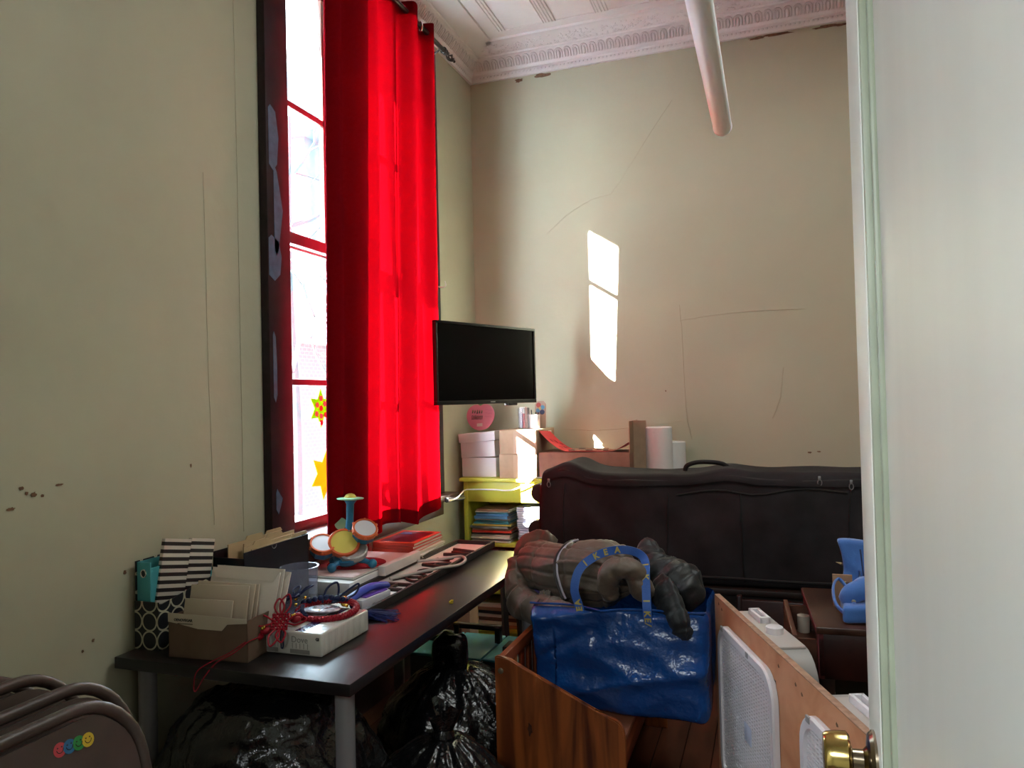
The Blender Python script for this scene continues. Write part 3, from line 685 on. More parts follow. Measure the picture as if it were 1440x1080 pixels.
# shrink wrapped soap carton
sb = thing('soap_carton', 'shrink wrapped white soap carton under the red knots', 'soap carton', (-1.36, 1.995, ZD))
SP = mat('soap_white', (0.52, 0.50, 0.46), 0.22, spec=0.6, coat=0.6, var=(7, .06), bump=(28, .5, .004))
sx0, sx1, sy0, sy1, sh = -1.466, -1.250, 1.868, 2.135, .068
MB().bx(sx0, sx1, sy0, sy1, ZD, ZD + sh, bevel=.006, seg=3).build('carton', SP, sb)
for k in range(7):
    MB().bx(sx1 - .0005, sx1 + .0012, sy0 + .016 + k * .034, sy0 + .040 + k * .034, ZD + .006, ZD + sh - .006, bevel=.0008).build('bar_end', SP, sb)
MB().bx(sx0 + .118, sx0 + .150, sy0 + .01, sy1 - .01, ZD + sh - .0005, ZD + sh + .0006).build('blue_band', mat('soap_blue', (0.02, 0.03, 0.12), .25, coat=.6), sb)
MB().bx(sx0 + .02, sx0 + .10, sy0 + .04, sy1 - .03, ZD + sh - .0005, ZD + sh + .0006).build('tan_band', mat('soap_tan', (0.36, 0.25, 0.18), .25, coat=.6), sb)
GREYP = mat('print_grey', (0.20, 0.19, 0.18), .4)
text('soap_print', 'Dove', .026, frame((sx0 + .112, sy0 - .0006, ZD + .038), (1, 0, 0), (0, 0, 1)), GREYP, sb)
text('soap_print', 'Dove', .022, frame((sx0 + .022, sy0 - .0006, ZD + .016), (0, 0, 1), (-1, 0, 0)), INK, sb)
text('soap_print', 'GI', .012, frame((sx1 - .020, sy0 - .0006, ZD + .048), (1, 0, 0), (0, 0, 1)), INK, sb, bold=.0006)
for (a, b, c, d) in ((.006, .066, .006, .018), (.108, .175, .006, .018)): MB().bx(sx0 + a, sx0 + b, sy0 - .0007, sy0, ZD + c, ZD + d).build('barcode', GREYP, sb)
for k in range(5): MB().bx(sx0 + .115 + k * .013, sx0 + .117 + k * .013, sy0 - .0007, sy0, ZD + .02, ZD + .036).build('print_line', GREYP, sb)
for k in range(4): MB().bx(sx0 + .035 + k * .01, sx0 + .0365 + k * .01, sy0 - .0007, sy0, ZD + .02, ZD + .058).build('print_line', GREYP, sb)

# decorative knots
CR = mat('red_cord', (0.27, 0.005, 0.016), 0.5, spec=.3, bump=(160, .4, .002)); CN = mat('navy_cord', (0.008, 0.014, 0.06), 0.5, spec=.3, bump=(160, .4, .002)); CB = mat('blue_cord', (0.004, 0.010, 0.09), .5, spec=.3)
zt = ZD + sh
kn = thing('red_knot', 'red knotted cord ornament with braided ring and glass disc on the soap carton', 'knot ornament', (-1.37, 2.03, zt))
rc = Vector((-1.352, 2.055, zt + .014))
for ph in (0, 2.1, 4.2):
    P = []
    for k in range(120):
        a_ = 2 * PI * k / 120; tw = a_ * 22 + ph; q = rc + Vector((.094 * math.cos(a_), .082 * math.sin(a_), 0)); o_ = Vector((math.cos(a_), math.sin(a_), 0))
        P.append(q + o_ * (.006 * math.cos(tw)) + Vector((0, 0, .006 * math.sin(tw) + .008 * math.sin(a_))))
    MB().tube(P, .0056, 6, closed=True).build('braid_strand', CR, kn)
GD = mat('carved_glass', (0.42, 0.42, 0.50), 0.12, spec=.8, coat=.8, var=(45, .6), bump=(60, 1.0, .006))
MB().lathe([(.002, .004), (.035, .006), (.055, .004), (.060, 0), (.055, -.004), (.002, -.005)], 36, Matrix.Translation(rc + Vector((-.012, -.012, .004))) @ Matrix.Rotation(math.radians(-6), 4, 'X')).build('glass_disc', GD, kn)
# woven knot block with loops
kc = Vector((-1.392, 1.868, zt + .026))
KM = Matrix.Translation(kc) @ Matrix.Rotation(math.radians(20), 4, 'Z') @ Matrix.Rotation(math.radians(48), 4, 'X') @ Matrix.Scale(1.15, 4)
for k in range(6):
    for sgn in (0, 1):
        P = []
        for i in range(13):
            t = -.021 + .042 * i / 12; off = -.020 + k * .008; zz = .0025 * math.cos(i * PI / 2 + k * PI + sgn * PI)
            P.append(KM @ (Vector((t, off, zz)) if sgn else Vector((off, t, zz))))
        MB().tube(P, .0032, 5).build('knot_cord', CR, kn)
for a_, L_, W_ in ((0, .05, .013), (80, .052, .014), (100, .04, .012), (180, .05, .015), (262, .05, .013), (285, .042, .012)):
    u = Vector((math.cos(math.radians(a_)), math.sin(math.radians(a_)), 0)); v = Vector((-u.y, u.x, 0))
    P = cat([KM @ (u * .02 + v * .004), KM @ (u * (.02 + L_ * .5) + v * W_ + Vector((0, 0, .008))), KM @ (u * (.02 + L_) + Vector((0, 0, .010))), KM @ (u * (.02 + L_ * .5) - v * W_ + Vector((0, 0, .008))), KM @ (u * .02 - v * .004)], 7)
    MB().tube(P, .0028, 6).build('loop', CR, kn)
for (p, s_) in (((-1.372, 1.915, zt + .022), 1), ((-1.428, 1.848, zt + .004), 1), ((-1.385, 1.945, zt + .020), 1), ((-1.446, 1.838, zt - .012), 1)):
    MB().ball(p, (.017, .016, .012), 10, 7).build('small_knot', CR, kn)
for p in ((-1.372, 1.900, zt + .036), (-1.368, 1.905, zt + .036), (-1.428, 1.833, zt + .014), (-1.424, 1.836, zt + .016), (-1.29, 2.07, zt + .026), (-1.345, 2.0, zt + .024)):
    MB().lathe([(.003, -.004), (.0055, -.002), (.0055, .002), (.003, .004)], 12, Matrix.Translation(p) @ Matrix.Rotation(PI / 2, 4, 'Y')).build('bead', GOLD, kn)
P = cat([(-1.444, 1.832, zt - .012), (-1.440, 1.775, ZD + .060), (-1.475, 1.750, ZD + .034), (-1.525, 1.728, ZD + .010), (-1.548, 1.700, ZD - .01), (-1.556, 1.697, ZD - .052), (-1.545, 1.694, ZD - .060), (-1.520, 1.699, ZD - .02), (-1.505, 1.730, ZD + .010), (-1.462, 1.750, ZD + .034), (-1.432, 1.775, ZD + .060), (-1.438, 1.832, zt - .012)], 8)
MB().tube(P, .0016, 6).build('hanging_loop', CR, kn)
nk = thing('navy_knot', 'navy knotted cord ornament lying over the red braided ring', 'knot ornament', (-1.44, 2.06, zt))
nc = Vector((-1.468, 2.045, zt + .052)); NM = Matrix.Translation(nc) @ Matrix.Rotation(math.radians(-60), 4, 'Z') @ Matrix.Rotation(math.radians(15), 4, 'X')
for k in range(6):
    for sgn in (0, 1):
        P = []
        for i in range(13):
            t = -.020 + .040 * i / 12; off = -.019 + k * .0075; zz = .0025 * math.cos(i * PI / 2 + k * PI + sgn * PI)
            P.append(NM @ (Vector((t, off, zz)) if sgn else Vector((off, t, zz))))
        MB().tube(P, .0032, 5).build('knot_cord', CN, nk)
for a_, L_, W_ in ((10, .055, .014), (95, .045, .012), (170, .05, .013), (250, .05, .013), (300, .045, .012)):
    u = Vector((math.cos(math.radians(a_)), math.sin(math.radians(a_)), 0)); v = Vector((-u.y, u.x, 0))
    P = cat([NM @ (u * .02 + v * .004), NM @ (u * (.02 + L_ * .5) + v * W_ + Vector((0, 0, .010))), NM @ (u * (.02 + L_) + Vector((0, 0, .012))), NM @ (u * (.02 + L_ * .5) - v * W_ + Vector((0, 0, .010))), NM @ (u * .02 - v * .004)], 7)
    MB().tube(P, .0028, 6).build('loop', CN, nk)
for k in range(3):
    MB().tube(cat([(-1.43 + k * .005, 2.03, zt + .03), (-1.405 + k * .005, 1.99, zt + .026), (-1.375 + k * .006, 1.965, zt + .018)], 6), .003, 6).build('cord', CN, nk)
MB().tube(cat([(-1.405, 1.99, zt + .03), (-1.395, 1.93, zt + .025), (-1.386, 1.868, zt + .006), (-1.384, 1.860, zt - .04), (-1.380, 1.859, zt - .048), (-1.376, 1.860, zt - .04), (-1.379, 1.868, zt + .006), (-1.389, 1.93, zt + .025)], 6), .0018, 6).build('hanging_loop', CN, nk)
for P_ in ([(-1.40, 2.10, zt + .02), (-1.40, 2.13, zt + .06), (-1.375, 2.15, zt + .075), (-1.365, 2.14, zt + .04), (-1.37, 2.11, zt + .02)], [(-1.37, 2.11, zt + .02), (-1.34, 2.16, zt + .05), (-1.318, 2.19, zt + .065), (-1.322, 2.17, zt + .035), (-1.365, 2.11, zt + .02)]):
    MB().tube(cat(P_, 7), .0036, 6).build('loop', CN, nk)
for i in range(9):
    a_ = i / 8; MB().ball((-1.45 + .13 * a_, 2.07 + .06 * a_, zt + .026 + .012 * math.sin(a_ * PI)), (.010, .009, .009), 8, 6).build('small_knot', CN, nk)
for p in ((-1.455, 2.035, zt + .045), (-1.43, 2.0, zt + .038), (-1.448, 2.075, zt + .040)):
    MB().lathe([(.003, -.004), (.0055, -.002), (.0055, .002), (.003, .004)], 12, Matrix.Translation(p) @ Matrix.Rotation(PI / 2, 4, 'Y')).build('bead', GOLD, nk)

# clear tub
tub = thing('plastic_tub', 'clear plastic tub standing behind the soap carton', 'tub', (-1.585, 2.235, ZD))
TM = Matrix.Translation((-1.588, 2.245, ZD))
MB().lathe([(.001, .002), (.056, .002), (.0595, .012), (.064, .160), (.0665, .162), (.0665, .166), (.0625, .166), (.0585, .012), (.055, .005), (.001, .005)], 40, TM, caps=False).build('tub_wall', pane_glass('tub_plastic', (.84, .86, .95), .08), tub)

# white carton with record sleeve and toy drum set
MB0 = MB().bx(-1.81, -1.535, 2.485, 3.02, ZD, ZD + .050, bevel=.003)
wc = single(MB0, 'flat_carton', mat('carton_white', (.66, .64, .63), .5), 'flat white carton under the toy drum set', 'box', (-1.67, 2.75, ZD))
bk = thing('record_book', 'large square book with a red disc printed on its cover', 'book', (-1.675, 2.74, ZD + .05))
MB().bx(-1.805, -1.545, 2.53, 2.995, ZD + .050, ZD + .052).build('back_cover', mat('book_grey', (.10, .11, .11), .5), bk)
MB().bx(-1.803, -1.548, 2.532, 2.993, ZD + .052, ZD + .060).build('pages', PAPER, bk)
MB().bx(-1.805, -1.545, 2.53, 2.995, ZD + .060, ZD + .062).build('cover', mat('book_pale', (.62, .42, .40), .3), bk)
MB().cyl((-1.665, 2.755, ZD + .0622), (-1.665, 2.755, ZD + .0628), .122, n=48).build('printed_disc', mat('disc_red', (.38, .03, .04), .25, var=(40, .3)), bk)
ZB = ZD + .0628
DBL = mat('toy_blue', (0.02, 0.16, 0.29), 0.35); DOR = mat('toy_orange', (0.60, 0.10, 0.022), 0.35); DYE = mat('toy_yellow', (0.60, 0.45, 0.07), 0.4); DWH = mat('drum_skin', (0.62, 0.62, 0.66), 0.45); DMI = mat('toy_mint', (0.33, 0.62, 0.40), 0.4); DCL = mat('toy_clear', (.42, .40, .38), .15, spec=.7, bump=(50, .8, .01))
td = thing('toy_drum_set', 'toy drum set of blue, orange and yellow plastic with a mint cymbal', 'toy drum', (-1.70, 2.70, ZB))
R_ = Vector((.943, .33, 0)); Fv = Vector((-.328, .945, 0)); Zv = Vector((0, 0, 1)); tc0 = Vector((-1.655, 2.665, ZB))
def P3(r, f, z): return tc0 + R_ * r + Fv * f + Zv * z
def drum(c, nrm, r, hgt, skin, nm, rim=DOR, body=DBL):
    nrm = Vector(nrm).normalized(); up = Vector((0, 0, 1)); X = up.cross(nrm).normalized()
    m = frame(c, X, nrm.cross(X)); k = m
    b = MB().lathe([(r * .72, -hgt), (r * .95, -hgt * .8), (r, -.012)], 8 if nm == 'side' else 28, k).build('drum_body', body, td)
    MB().lathe([(r * 1.0, -.016), (r * 1.07, -.014), (r * 1.09, -.002), (r * 1.03, .005), (r * .90, .005), (r * .88, .001), (r * .5, .001)], 28, k, caps=False).build('drum_rim', rim, td)
    MB().lathe([(.001, .004), (r * .5, .0035), (r * .89, .002), (r * .89, -.004), (.001, -.004)], 28, k).build('drum_skin', skin, td)
    if nm == 'side':
        for i in range(6):
            a_ = i * PI / 3 + .3; MB().ball(k @ Vector((r * 1.09 * math.cos(a_), r * 1.09 * math.sin(a_), -.004)), .0065, 8, 6).build('lug', rim, td)
drum(P3(-.008, -.012, .108), R_ * .22 - Fv * .72 + Zv * .66, .060, .042, DYE, 'mid', DOR, DOR)
drum(P3(-.090, -.03, .108), (R_ * .25 - Fv * .52 + Zv * .82), .050, .058, DWH, 'side')
drum(P3(.074, .01, .158), (R_ * .30 - Fv * .55 + Zv * .78), .049, .058, DWH, 'side')
MB().lathe([(.002, .0), (.040, .004), (.055, .016), (.060, .032), (.056, .036), (.045, .030)], 28, Matrix.Translation(P3(.008, .004, .018)) @ Matrix.Rotation(math.radians(14), 4, 'X')).build('bowl', DBL, td)
MB().lathe([(.050, .030), (.060, .036), (.062, .058), (.056, .062), (.048, .056)], 28, Matrix.Translation(P3(.018, .020, .026)) @ Matrix.Rotation(math.radians(24), 4, 'X') @ Matrix.Rotation(math.radians(14), 4, 'Y')).build('light_ring', DCL, td)
for (r, f, kx) in ((-.045, -.075, 0), (.105, -.01, 0), (-.07, .06, 0)):
    e = P3(r, f, .0185); MB().ball(e, .0185, 14, 10).build('foot', DBL, td)
    MB().tube([P3(r * .35, f * .35, .035), P3(r * .7, f * .7, .03), e], .011, 10, radii=[.014, .011, .010]).build('leg', DBL, td)
MB().tube([P3(.0, .035, .10), P3(.002, .04, .15), P3(.005, .042, .20), P3(.007, .043, .255), P3(.008, .043, .270)], .015, 16, radii=[.022, .017, .015, .016, .026]).build('stand_post', DBL, td)
MB().lathe([(.001, -.004), (.03, -.003), (.052, .0), (.056, .004), (.050, .0065), (.02, .008), (.001, .008)], 32, Matrix.Translation(P3(.008, .043, .274)) @ Matrix.Rotation(math.radians(-3), 4, 'X')).build('cymbal', DMI, td)
MB().lathe([(.025, .005), (.024, .012), (.017, .020), (.008, .0235), (.001, .024)], 24, Matrix.Translation(P3(.008, .043, .274))).build('cymbal_button', DYE, td)
MB().lathe([(.001, -.003), (.024, -.002), (.025, .002), (.001, .003)], 22, frame(P3(-.036, .055, .172), R_ * 1.0, Zv + Fv * .4)).build('side_cymbal', DMI, td)

# stapler, tassel, sign tray and loose bits
TRB = mat('tray_black', (0.030, 0.024, 0.023), 0.55, spec=.3); BRD = mat('sign_board', (0.60, 0.53, 0.51), 0.55)
ty = thing('sign_tray', 'long black framed sign board with brown wooden letters lying on the desk', 'sign board', (-1.43, 2.85, ZD))
TX0, TX1, TY0, TY1 = -1.535, -1.325, 2.24, 3.50
for (a, b, c, d, nm) in ((TX0, TX0 + .014, TY0, TY1, 'rail'), (TX1 - .014, TX1, TY0, TY1, 'rail'), (TX0 + .014, TX1 - .014, TY0, TY0 + .014, 'rail'), (TX0 + .014, TX1 - .014, TY1 - .014, TY1, 'rail')):
    MB().bx(a, b, c, d, ZD, ZD + .030, bevel=.002).build(nm, TRB, ty)
MB().bx(TX0 + .014, TX1 - .014, TY0 + .014, TY1 - .014, ZD, ZD + .012).build('board', BRD, ty)
LW = wood('letter_wood', '#1d0e0b', '#3a2019', 20, 'X', .4)
zl = ZD + .012
def stroke(pts, r=.0085, nm='letter', lab=None):
    return pts, r
def letter(strokes, r=.008):
    m = MB()
    for s_ in strokes: m.tube([Vector((p[0], p[1], zl + r * .8)) for p in s_], r, 8, flat=1.0)
    return m.build('letter', LW, ty)
xa, xb = -1.470, -1.352
y = 2.56; letter([[(xa, y), (xb, y)], [(xa, y + .075), (xb, y + .075)], [((xa + xb) / 2, y), ((xa + xb) / 2, y + .075)]])
y = 2.70; letter([cat([(xa, y + .01, 0), (xa + .03, y + .05, 0), (xa + .06, y + .02, 0), (xb - .02, y + .0, 0), (xb, y + .04, 0), (xb - .03, y + .06, 0)], 5)], .006)
y = 2.79; letter([cat([(xa + .02, y, 0), (xa + .06, y - .03, 0), (xb - .01, y, 0), (xa + .06, y + .035, 0)], 6, True) + [Vector((xa + .02, y, 0))]], .006)
y = 2.88; letter([cat([(-1.41 + .03 * math.cos(k * PI / 4), y + .03 * math.sin(k * PI / 4), 0) for k in range(8)], 4, True) + [Vector((-1.38, y, 0))]], .005)
y = 2.95; letter([[(xb, y), (xa, y + .03)], [(xa, y + .03), (xb, y + .075)], [((xa + xb) / 2, y + .014), ((xa + xb) / 2, y + .054)]])
y = 3.09; letter([[(-1.39, y), (-1.47, y)], [(-1.47, y), (-1.46, y + .03)], [(-1.43, y), (-1.425, y + .025)]], .005)
y = 3.14; letter([cat([(-1.43, y, 0), (-1.41, y + .02, 0), (-1.395, y, 0), (-1.41, y - .02, 0)], 5, True)], .004)
y = 3.20; letter([[(xa, y), (xb, y + .03)], [(xb, y + .03), (xa + .02, y + .055)], [(xa + .02, y + .055), (xb, y + .085)], [(xb, y + .085), (xa, y + .12)]])
fbk = single(MB().bx(-1.533, -1.500, 2.70, 3.02, ZD + .030, ZD + .070, bevel=.003), 'foam_bar', mat('foam_white', (.62, .57, .55), .7, var=(8, .05)), 'white rectangular bar resting on the rail of the sign board', 'bar', (-1.515, 2.86, ZD + .03))
cl = MB(); cl.tube(cat([(-1.475, 2.69, zl + .012), (-1.44, 2.74, zl + .014), (-1.38, 2.80, zl + .022), (-1.335, 2.88, ZD + .034), (-1.30, 2.98, ZD + .025), (-1.30, 3.06, ZD + .03), (-1.345, 3.10, ZD + .036), (-1.43, 3.05, zl + .016), (-1.495, 2.98, zl + .02)], 8), .0065, 10)
single(cl, 'cable_loop', mat('cable_grey', (.42, .38, .35), .5), 'thick pale cable looped over the sign board edge', 'cable', (-1.40, 2.9, zl))
so_ = thing('stapler', 'blue and white stapler lying at the near end of the sign board', 'stapler', (-1.43, 2.33, ZD + .012))
SM = frame((-1.405, 2.285, ZD + .014), (.13, .99, 0), (-.99, .13, 0)) ; W['sm'] = SM
SBL = mat('stapler_blue', (0.015, 0.035, 0.28), .35)
loc_build(MB().box((.10, -.012, .016), (.17, .044, .032), bevel=.005), SM, 'base', mat('stapler_white', (.55, .54, .60), .4), so_)
m = MB(); m.tube(cat([(-.01, .012, .030), (.05, .008, .044), (.12, .004, .052), (.20, 0, .040)], 5), .014, 12, flat=1.5); loc_build(m, SM, 'arm', SBL, so_)
loc_build(MB().box((.11, -.014, .034), (.13, .030, .006), bevel=.002), SM, 'arm_inlay', mat('stapler_violet', (.14, .06, .42), .4), so_)
tsl = thing('blue_tassel', 'dark blue tassel with a gold cap spread on the desk by the soap carton', 'tassel', (-1.31, 2.27, ZD))
random.seed(21)
MB().lathe([(.013, 0), (.0145, .002), (.013, .005), (.0145, .009), (.013, .013), (.0145, .017), (.013, .030), (.0145, .033), (.012, .036)], 20, frame((-1.400, 2.235, ZD + .062), (0, 0, 1), (-.85, -.5, .1)) @ Matrix.Rotation(0, 4, 'X')).build('gold_cap', GOLD, tsl)
MB().tube(cat([(-1.398, 2.236, ZD + .060), (-1.372, 2.240, ZD + .052), (-1.35, 2.235, ZD + .020)], 6), .016, 12, radii=[.012] * 6 + [.016] * 7).build('tassel_head', CN, tsl)
ts = MB()
for k in range(90):
    a_ = random.uniform(-.55, .5); L_ = random.uniform(.07, .155); z = random.uniform(.002, .018); s0 = random.uniform(-.012, .012)
    d = Vector((math.cos(.55 + a_), math.sin(.55 + a_), 0))
    b0 = Vector((-1.352, 2.225 + s0, ZD + .006 + z)); ts.tube([b0, b0 + d * L_ * .4 + Vector((random.uniform(-.006, .006), random.uniform(-.006, .006), .004)), b0 + d * L_ * .75 + Vector((random.uniform(-.008, .008), random.uniform(-.008, .008), -z * .5)), b0 + d * L_ + Vector((0, random.uniform(-.01, .01), -z - .003))], .0013, 4)
stuff(ts.build('tassel_strands', CB, tsl))
sc_ = MB(); sc_.tube([(-1.44, 2.42, zl + .004), (-1.345, 2.475, zl + .004)], .005, 8, flat=.8); sc_.tube(cat([(-1.41, 2.37, zl + .005), (-1.375, 2.345, zl + .005), (-1.355, 2.385, zl + .005), (-1.385, 2.41, zl + .005)], 5, True), .005, 8, closed=True)
single(sc_, 'binder_clip', mat('clip_grey', (.12, .11, .10), .4), 'dark clip beside the stapler on the sign board', 'clip', (-1.39, 2.41, zl))
yb = MB(); yb.box((-1.118, 2.492, ZD + .006), (.014, .012, .010), bevel=.003); yb.box((-1.113, 2.487, ZD + .013), (.010, .009, .006), bevel=.002)
single(yb, 'yellow_bead', mat('bead_yellow', (.55, .38, .02), .4), 'tiny yellow bead alone on the bare desk top', 'bead', (-1.118, 2.492, ZD))

# books on the desk behind the carton
BKC = {'red': mat('cover_red', (.58, .055, .03), .35), 'maroon': mat('cover_maroon', (.14, .012, .03), .3), 'cream': mat('cover_cream', (.62, .56, .46), .5), 'white': mat('cover_white', (.68, .67, .66), .5), 'blue': mat('cover_blue', (.10, .28, .52), .45), 'teal': mat('cover_teal', (.06, .28, .32), .45), 'yellow': mat('cover_yellow', (.58, .45, .08), .45), 'tan': mat('cover_tan', (.36, .20, .11), .55), 'pink': mat('cover_pink', (.50, .05, .14), .45), 'dark': mat('cover_dark', (.03, .03, .035), .45), 'grey': mat('cover_grey', (.27, .29, .27), .5), 'lilac': mat('cover_lilac', (.32, .26, .42), .5), 'brown': mat('cover_brown', (.13, .06, .035), .5)}
PG = mat('book_pages', (.66, .62, .54), .8, stretch=(1, 1, 60), var=(8, .12))
def book(name, label, c, w_, d_, h_, col, rz, group, catg='book', spine='x-'):
    t = thing(name, label, catg, c, group, (0, 0, rz))
    ct = min(.0022, h_ * .2)
    m = MB(); m.box((0, 0, ct / 2), (w_, d_, ct)); m.box((0, 0, h_ - ct / 2), (w_, d_, ct)); m.box((0, -d_ / 2 + ct / 2, h_ / 2), (w_, ct, h_)); m.build('cover', BKC[col], t, world=False)
    MB().box((0, .002, h_ / 2), (w_ - .006, d_ - .008, h_ - 2 * ct)).build('pages', PG, t, world=False)
    return t
z = ZD
for k, (col, hh_, rz, ww, dx, adj) in enumerate((('white', .010, 4, .22, .01, 'white workbook at the bottom of the desk book stack'), ('cream', .012, -2, .22, .0, 'cream workbook second from the bottom of the desk book stack'), ('white', .012, 6, .215, .012, 'white workbook third from the bottom of the desk book stack'), ('cream', .010, 1, .22, .004, 'cream workbook just under the red books on the desk'), ('red', .015, 2, .215, -.012, 'lowest red covered book of the desk stack'), ('red', .013, -1, .21, -.008, 'middle red covered book of the desk stack'), ('red', .014, 1, .21, -.010, 'uppermost red covered book with a dark picture on top'))):
    b = book('book', adj, (-1.655 + dx, 3.225, z), ww, .31, hh_, col, math.radians(rz), 'books stacked on the desk'); z += hh_ + .0005
MB().bx(-1.745, -1.585, 3.10, 3.35, z - .0005, z + .0006).build('cover_picture', BKC['maroon'], b)
MB().prism([(0, 0), (.07, 0), (.045, .05), (0, .06)], .0004, Matrix.Translation((-1.742, 3.28, z + .0006))).build('cover_sky', mat('print_blue', (.12, .16, .42), .35), b)

# ------------------------------------------------------------------ television
TVA, TVB = Vector((-1.677, 3.59, 0)), Vector((-1.376, 4.385, 0))
tu = (TVB - TVA).normalized(); tn = Vector((tu.y, -tu.x, 0)); tw_ = (TVB - TVA).length
tz0, tz1 = 1.448, 1.900
TM = frame(((TVA + TVB) / 2) + Vector((0, 0, (tz0 + tz1) / 2)), tu, (0, 0, 1))
tv = thing('television', 'black flat screen television on a wall arm beside the red curtain', 'television', TM.translation)
TB = mat('tv_black', (0.006, 0.006, 0.007), 0.5, spec=.25); TS = mat('tv_screen', (0.0025, 0.0025, 0.003), 0.15, spec=.10)
H = tz1 - tz0
loc_build(MB().box((0, 0, -.026), (tw_ - .06, H - .07, .028), bevel=.006), TM, 'back_shell', TB, tv)
fr_ = MB(); b_ = .014
fr_.box((0, H / 2 - b_ / 2, 0), (tw_, b_, .026), bevel=.002); fr_.box((0, -H / 2 + .011, 0), (tw_, .022, .026), bevel=.002)
for sx in (-1, 1): fr_.box((sx * (tw_ / 2 - b_ / 2), .004, 0), (b_, H - .036, .026), bevel=.002)
loc_build(fr_, TM, 'bezel', TB, tv)
loc_build(MB().box((0, .004, .004), (tw_ - 2 * b_, H - .036, .006)), TM, 'screen', TS, tv)
loc_build(MB().box((.02, -H / 2 + .011, .0135), (.04, .007, .001), bevel=.0003), TM, 'badge', mat('badge_grey', (.25, .25, .27), .3), tv)
loc_build(MB().box((.20, -H / 2 - .006, -.004), (.09, .014, .03), bevel=.004), TM, 'sensor_box', TB, tv)
loc_build(MB().box((0, 0, -.046), (.16, .16, .014), bevel=.003), TM, 'mount_plate', STEEL, tv)
am = MB(); pa = TM @ Vector((0, 0, -.055)); pw = Vector((XW + .02, 4.22, (tz0 + tz1) / 2)); pm = Vector((-1.70, 4.03, pw.z))
am.tube([pa, pm], .014, 10); am.tube([pm, pw], .014, 10); am.cyl(pm - Vector((0, 0, .05)), pm + Vector((0, 0, .05)), .02); am.bx(XW, XW + .02, 4.14, 4.30, pw.z - .11, pw.z + .11, bevel=.004); am.build('wall_arm', STEEL, tv)

# ------------------------------------------------------------------ yellow bookcase and what stands on it
YEL = mat('bookcase_yellow', (0.50, 0.50, 0.055), 0.4, var=(4, .06))
bc = thing('bookcase', 'lime yellow painted bookcase in the corner behind the desk', 'bookcase', (-1.40, 4.47, 0))
bx0, bx1, by0, by1 = -1.822, -0.90, 4.285, 4.665
MB().bx(bx0 - .022, bx1 + .022, by0 - .022, by1, .968, .992, bevel=.006).build('top_board', YEL, bc)
MB().bx(bx0, bx0 + .028, by0, by1, .0, .968, bevel=.002).build('side_panel', YEL, bc)
MB().bx(bx1 - .028, bx1, by0, by1, .0, .968, bevel=.002).build('side_panel', YEL, bc)
MB().bx(bx0, bx1, by1 - .012, by1, .0, .968).build('back_board', YEL, bc)
MB().bx(bx0 + .028, bx1 - .028, by0, by0 + .02, .845, .968, bevel=.002).build('apron_board', YEL, bc)
for z in (.572, .285, .05):
    MB().bx(bx0 + .028, bx1 - .028, by0 + .002, by1 - .012, z, z + .024, bevel=.002).build('shelf', YEL, bc)
MB().bx(bx0 + .028, bx1 - .028, by0 + .01, by0 + .03, 0, .05).build('kick_board', YEL, bc)
zs = .5965
left = [('cream', .011), ('white', .010), ('cream', .013), ('cream', .011), ('dark', .010), ('red', .013), ('tan', .013), ('grey', .014), ('yellow', .011), ('teal', .010), ('teal', .012), ('cream', .008), ('blue', .018), ('blue', .012), ('teal', .007), ('cream', .007), ('tan', .010)]
ordn = ['lowest', 'second', 'third', 'fourth', 'fifth', 'sixth', 'seventh', 'eighth', 'ninth', 'tenth', 'eleventh', 'twelfth', 'thirteenth', 'fourteenth', 'fifteenth', 'sixteenth', 'seventeenth', 'eighteenth', 'nineteenth', 'twentieth']
random.seed(9); z = zs
for k, (col, t_) in enumerate(left):
    wd = random.uniform(.24, .265) - (.03 if k > 8 else 0); dx = random.uniform(-.008, .008) + (.014 if k > 8 else 0)
    book('book', '%s covered magazine, %s from the bottom of the left pile in the bookcase' % (col, ordn[k]), (-1.655 + dx, 4.415 + random.uniform(-.012, .012), z), wd, .23, t_, col, math.radians(random.uniform(-3, 3)), 'left pile of magazines in the bookcase'); z += t_ + .0006
z = zs
CW = mat('notebook_white', (.70, .69, .70), .5)
proto = None
for k in range(17):
    t_ = .0128
    if proto is None:
        proto = thing('notebook', 'white spiral notebook', 'notebook', (-1.36, 4.43, z), 'pile of spiral notebooks in the bookcase')
        MB().box((0, 0, .0058), (.215, .25, .0095), bevel=.001, seg=1).build('page_block', CW, proto, world=False)
        m = MB(); m.box((0, 0, .0006), (.22, .255, .001)); m.box((0, 0, .0110), (.22, .255, .001)); m.build('cover', mat('notebook_cover', (.42, .45, .55), .5), proto, world=False)
        m = MB()
        for j in range(14): m.tube([(-.108 + .0065 * math.cos(a_ * PI / 4), -.115 + j * .0175, .0058 + .0055 * math.sin(a_ * PI / 4)) for a_ in range(8)], .0009, 4, closed=True)
        stuff(m.build('spiral', STEEL, proto, world=False)); r = proto
        r['label'] = 'white spiral notebook, lowest of the right pile in the bookcase'
    else:
        r = dup(proto, 'white spiral notebook, %s from the bottom of the right pile in the bookcase' % ordn[k])
    r.location = (-1.365 + random.uniform(-.006, .006) - .0006 * k, 4.43 + random.uniform(-.01, .01), z); r.rotation_euler = (0, 0, math.radians(random.uniform(-2, 2))); z += t_
book('book', 'red covered booklet alone at the front edge of the bookcase shelf', (-1.17, 4.40, zs), .14, .19, .008, 'red', math.radians(4), None)
low = [('brown', .022), ('cream', .016), ('dark', .018), ('tan', .014), ('cream', .014), ('lilac', .016), ('brown', .016), ('pink', .013), ('tan', .012), ('cream', .014), ('dark', .013), ('pink', .012), ('white', .012), ('tan', .014), ('pink', .010)]
z = .3105
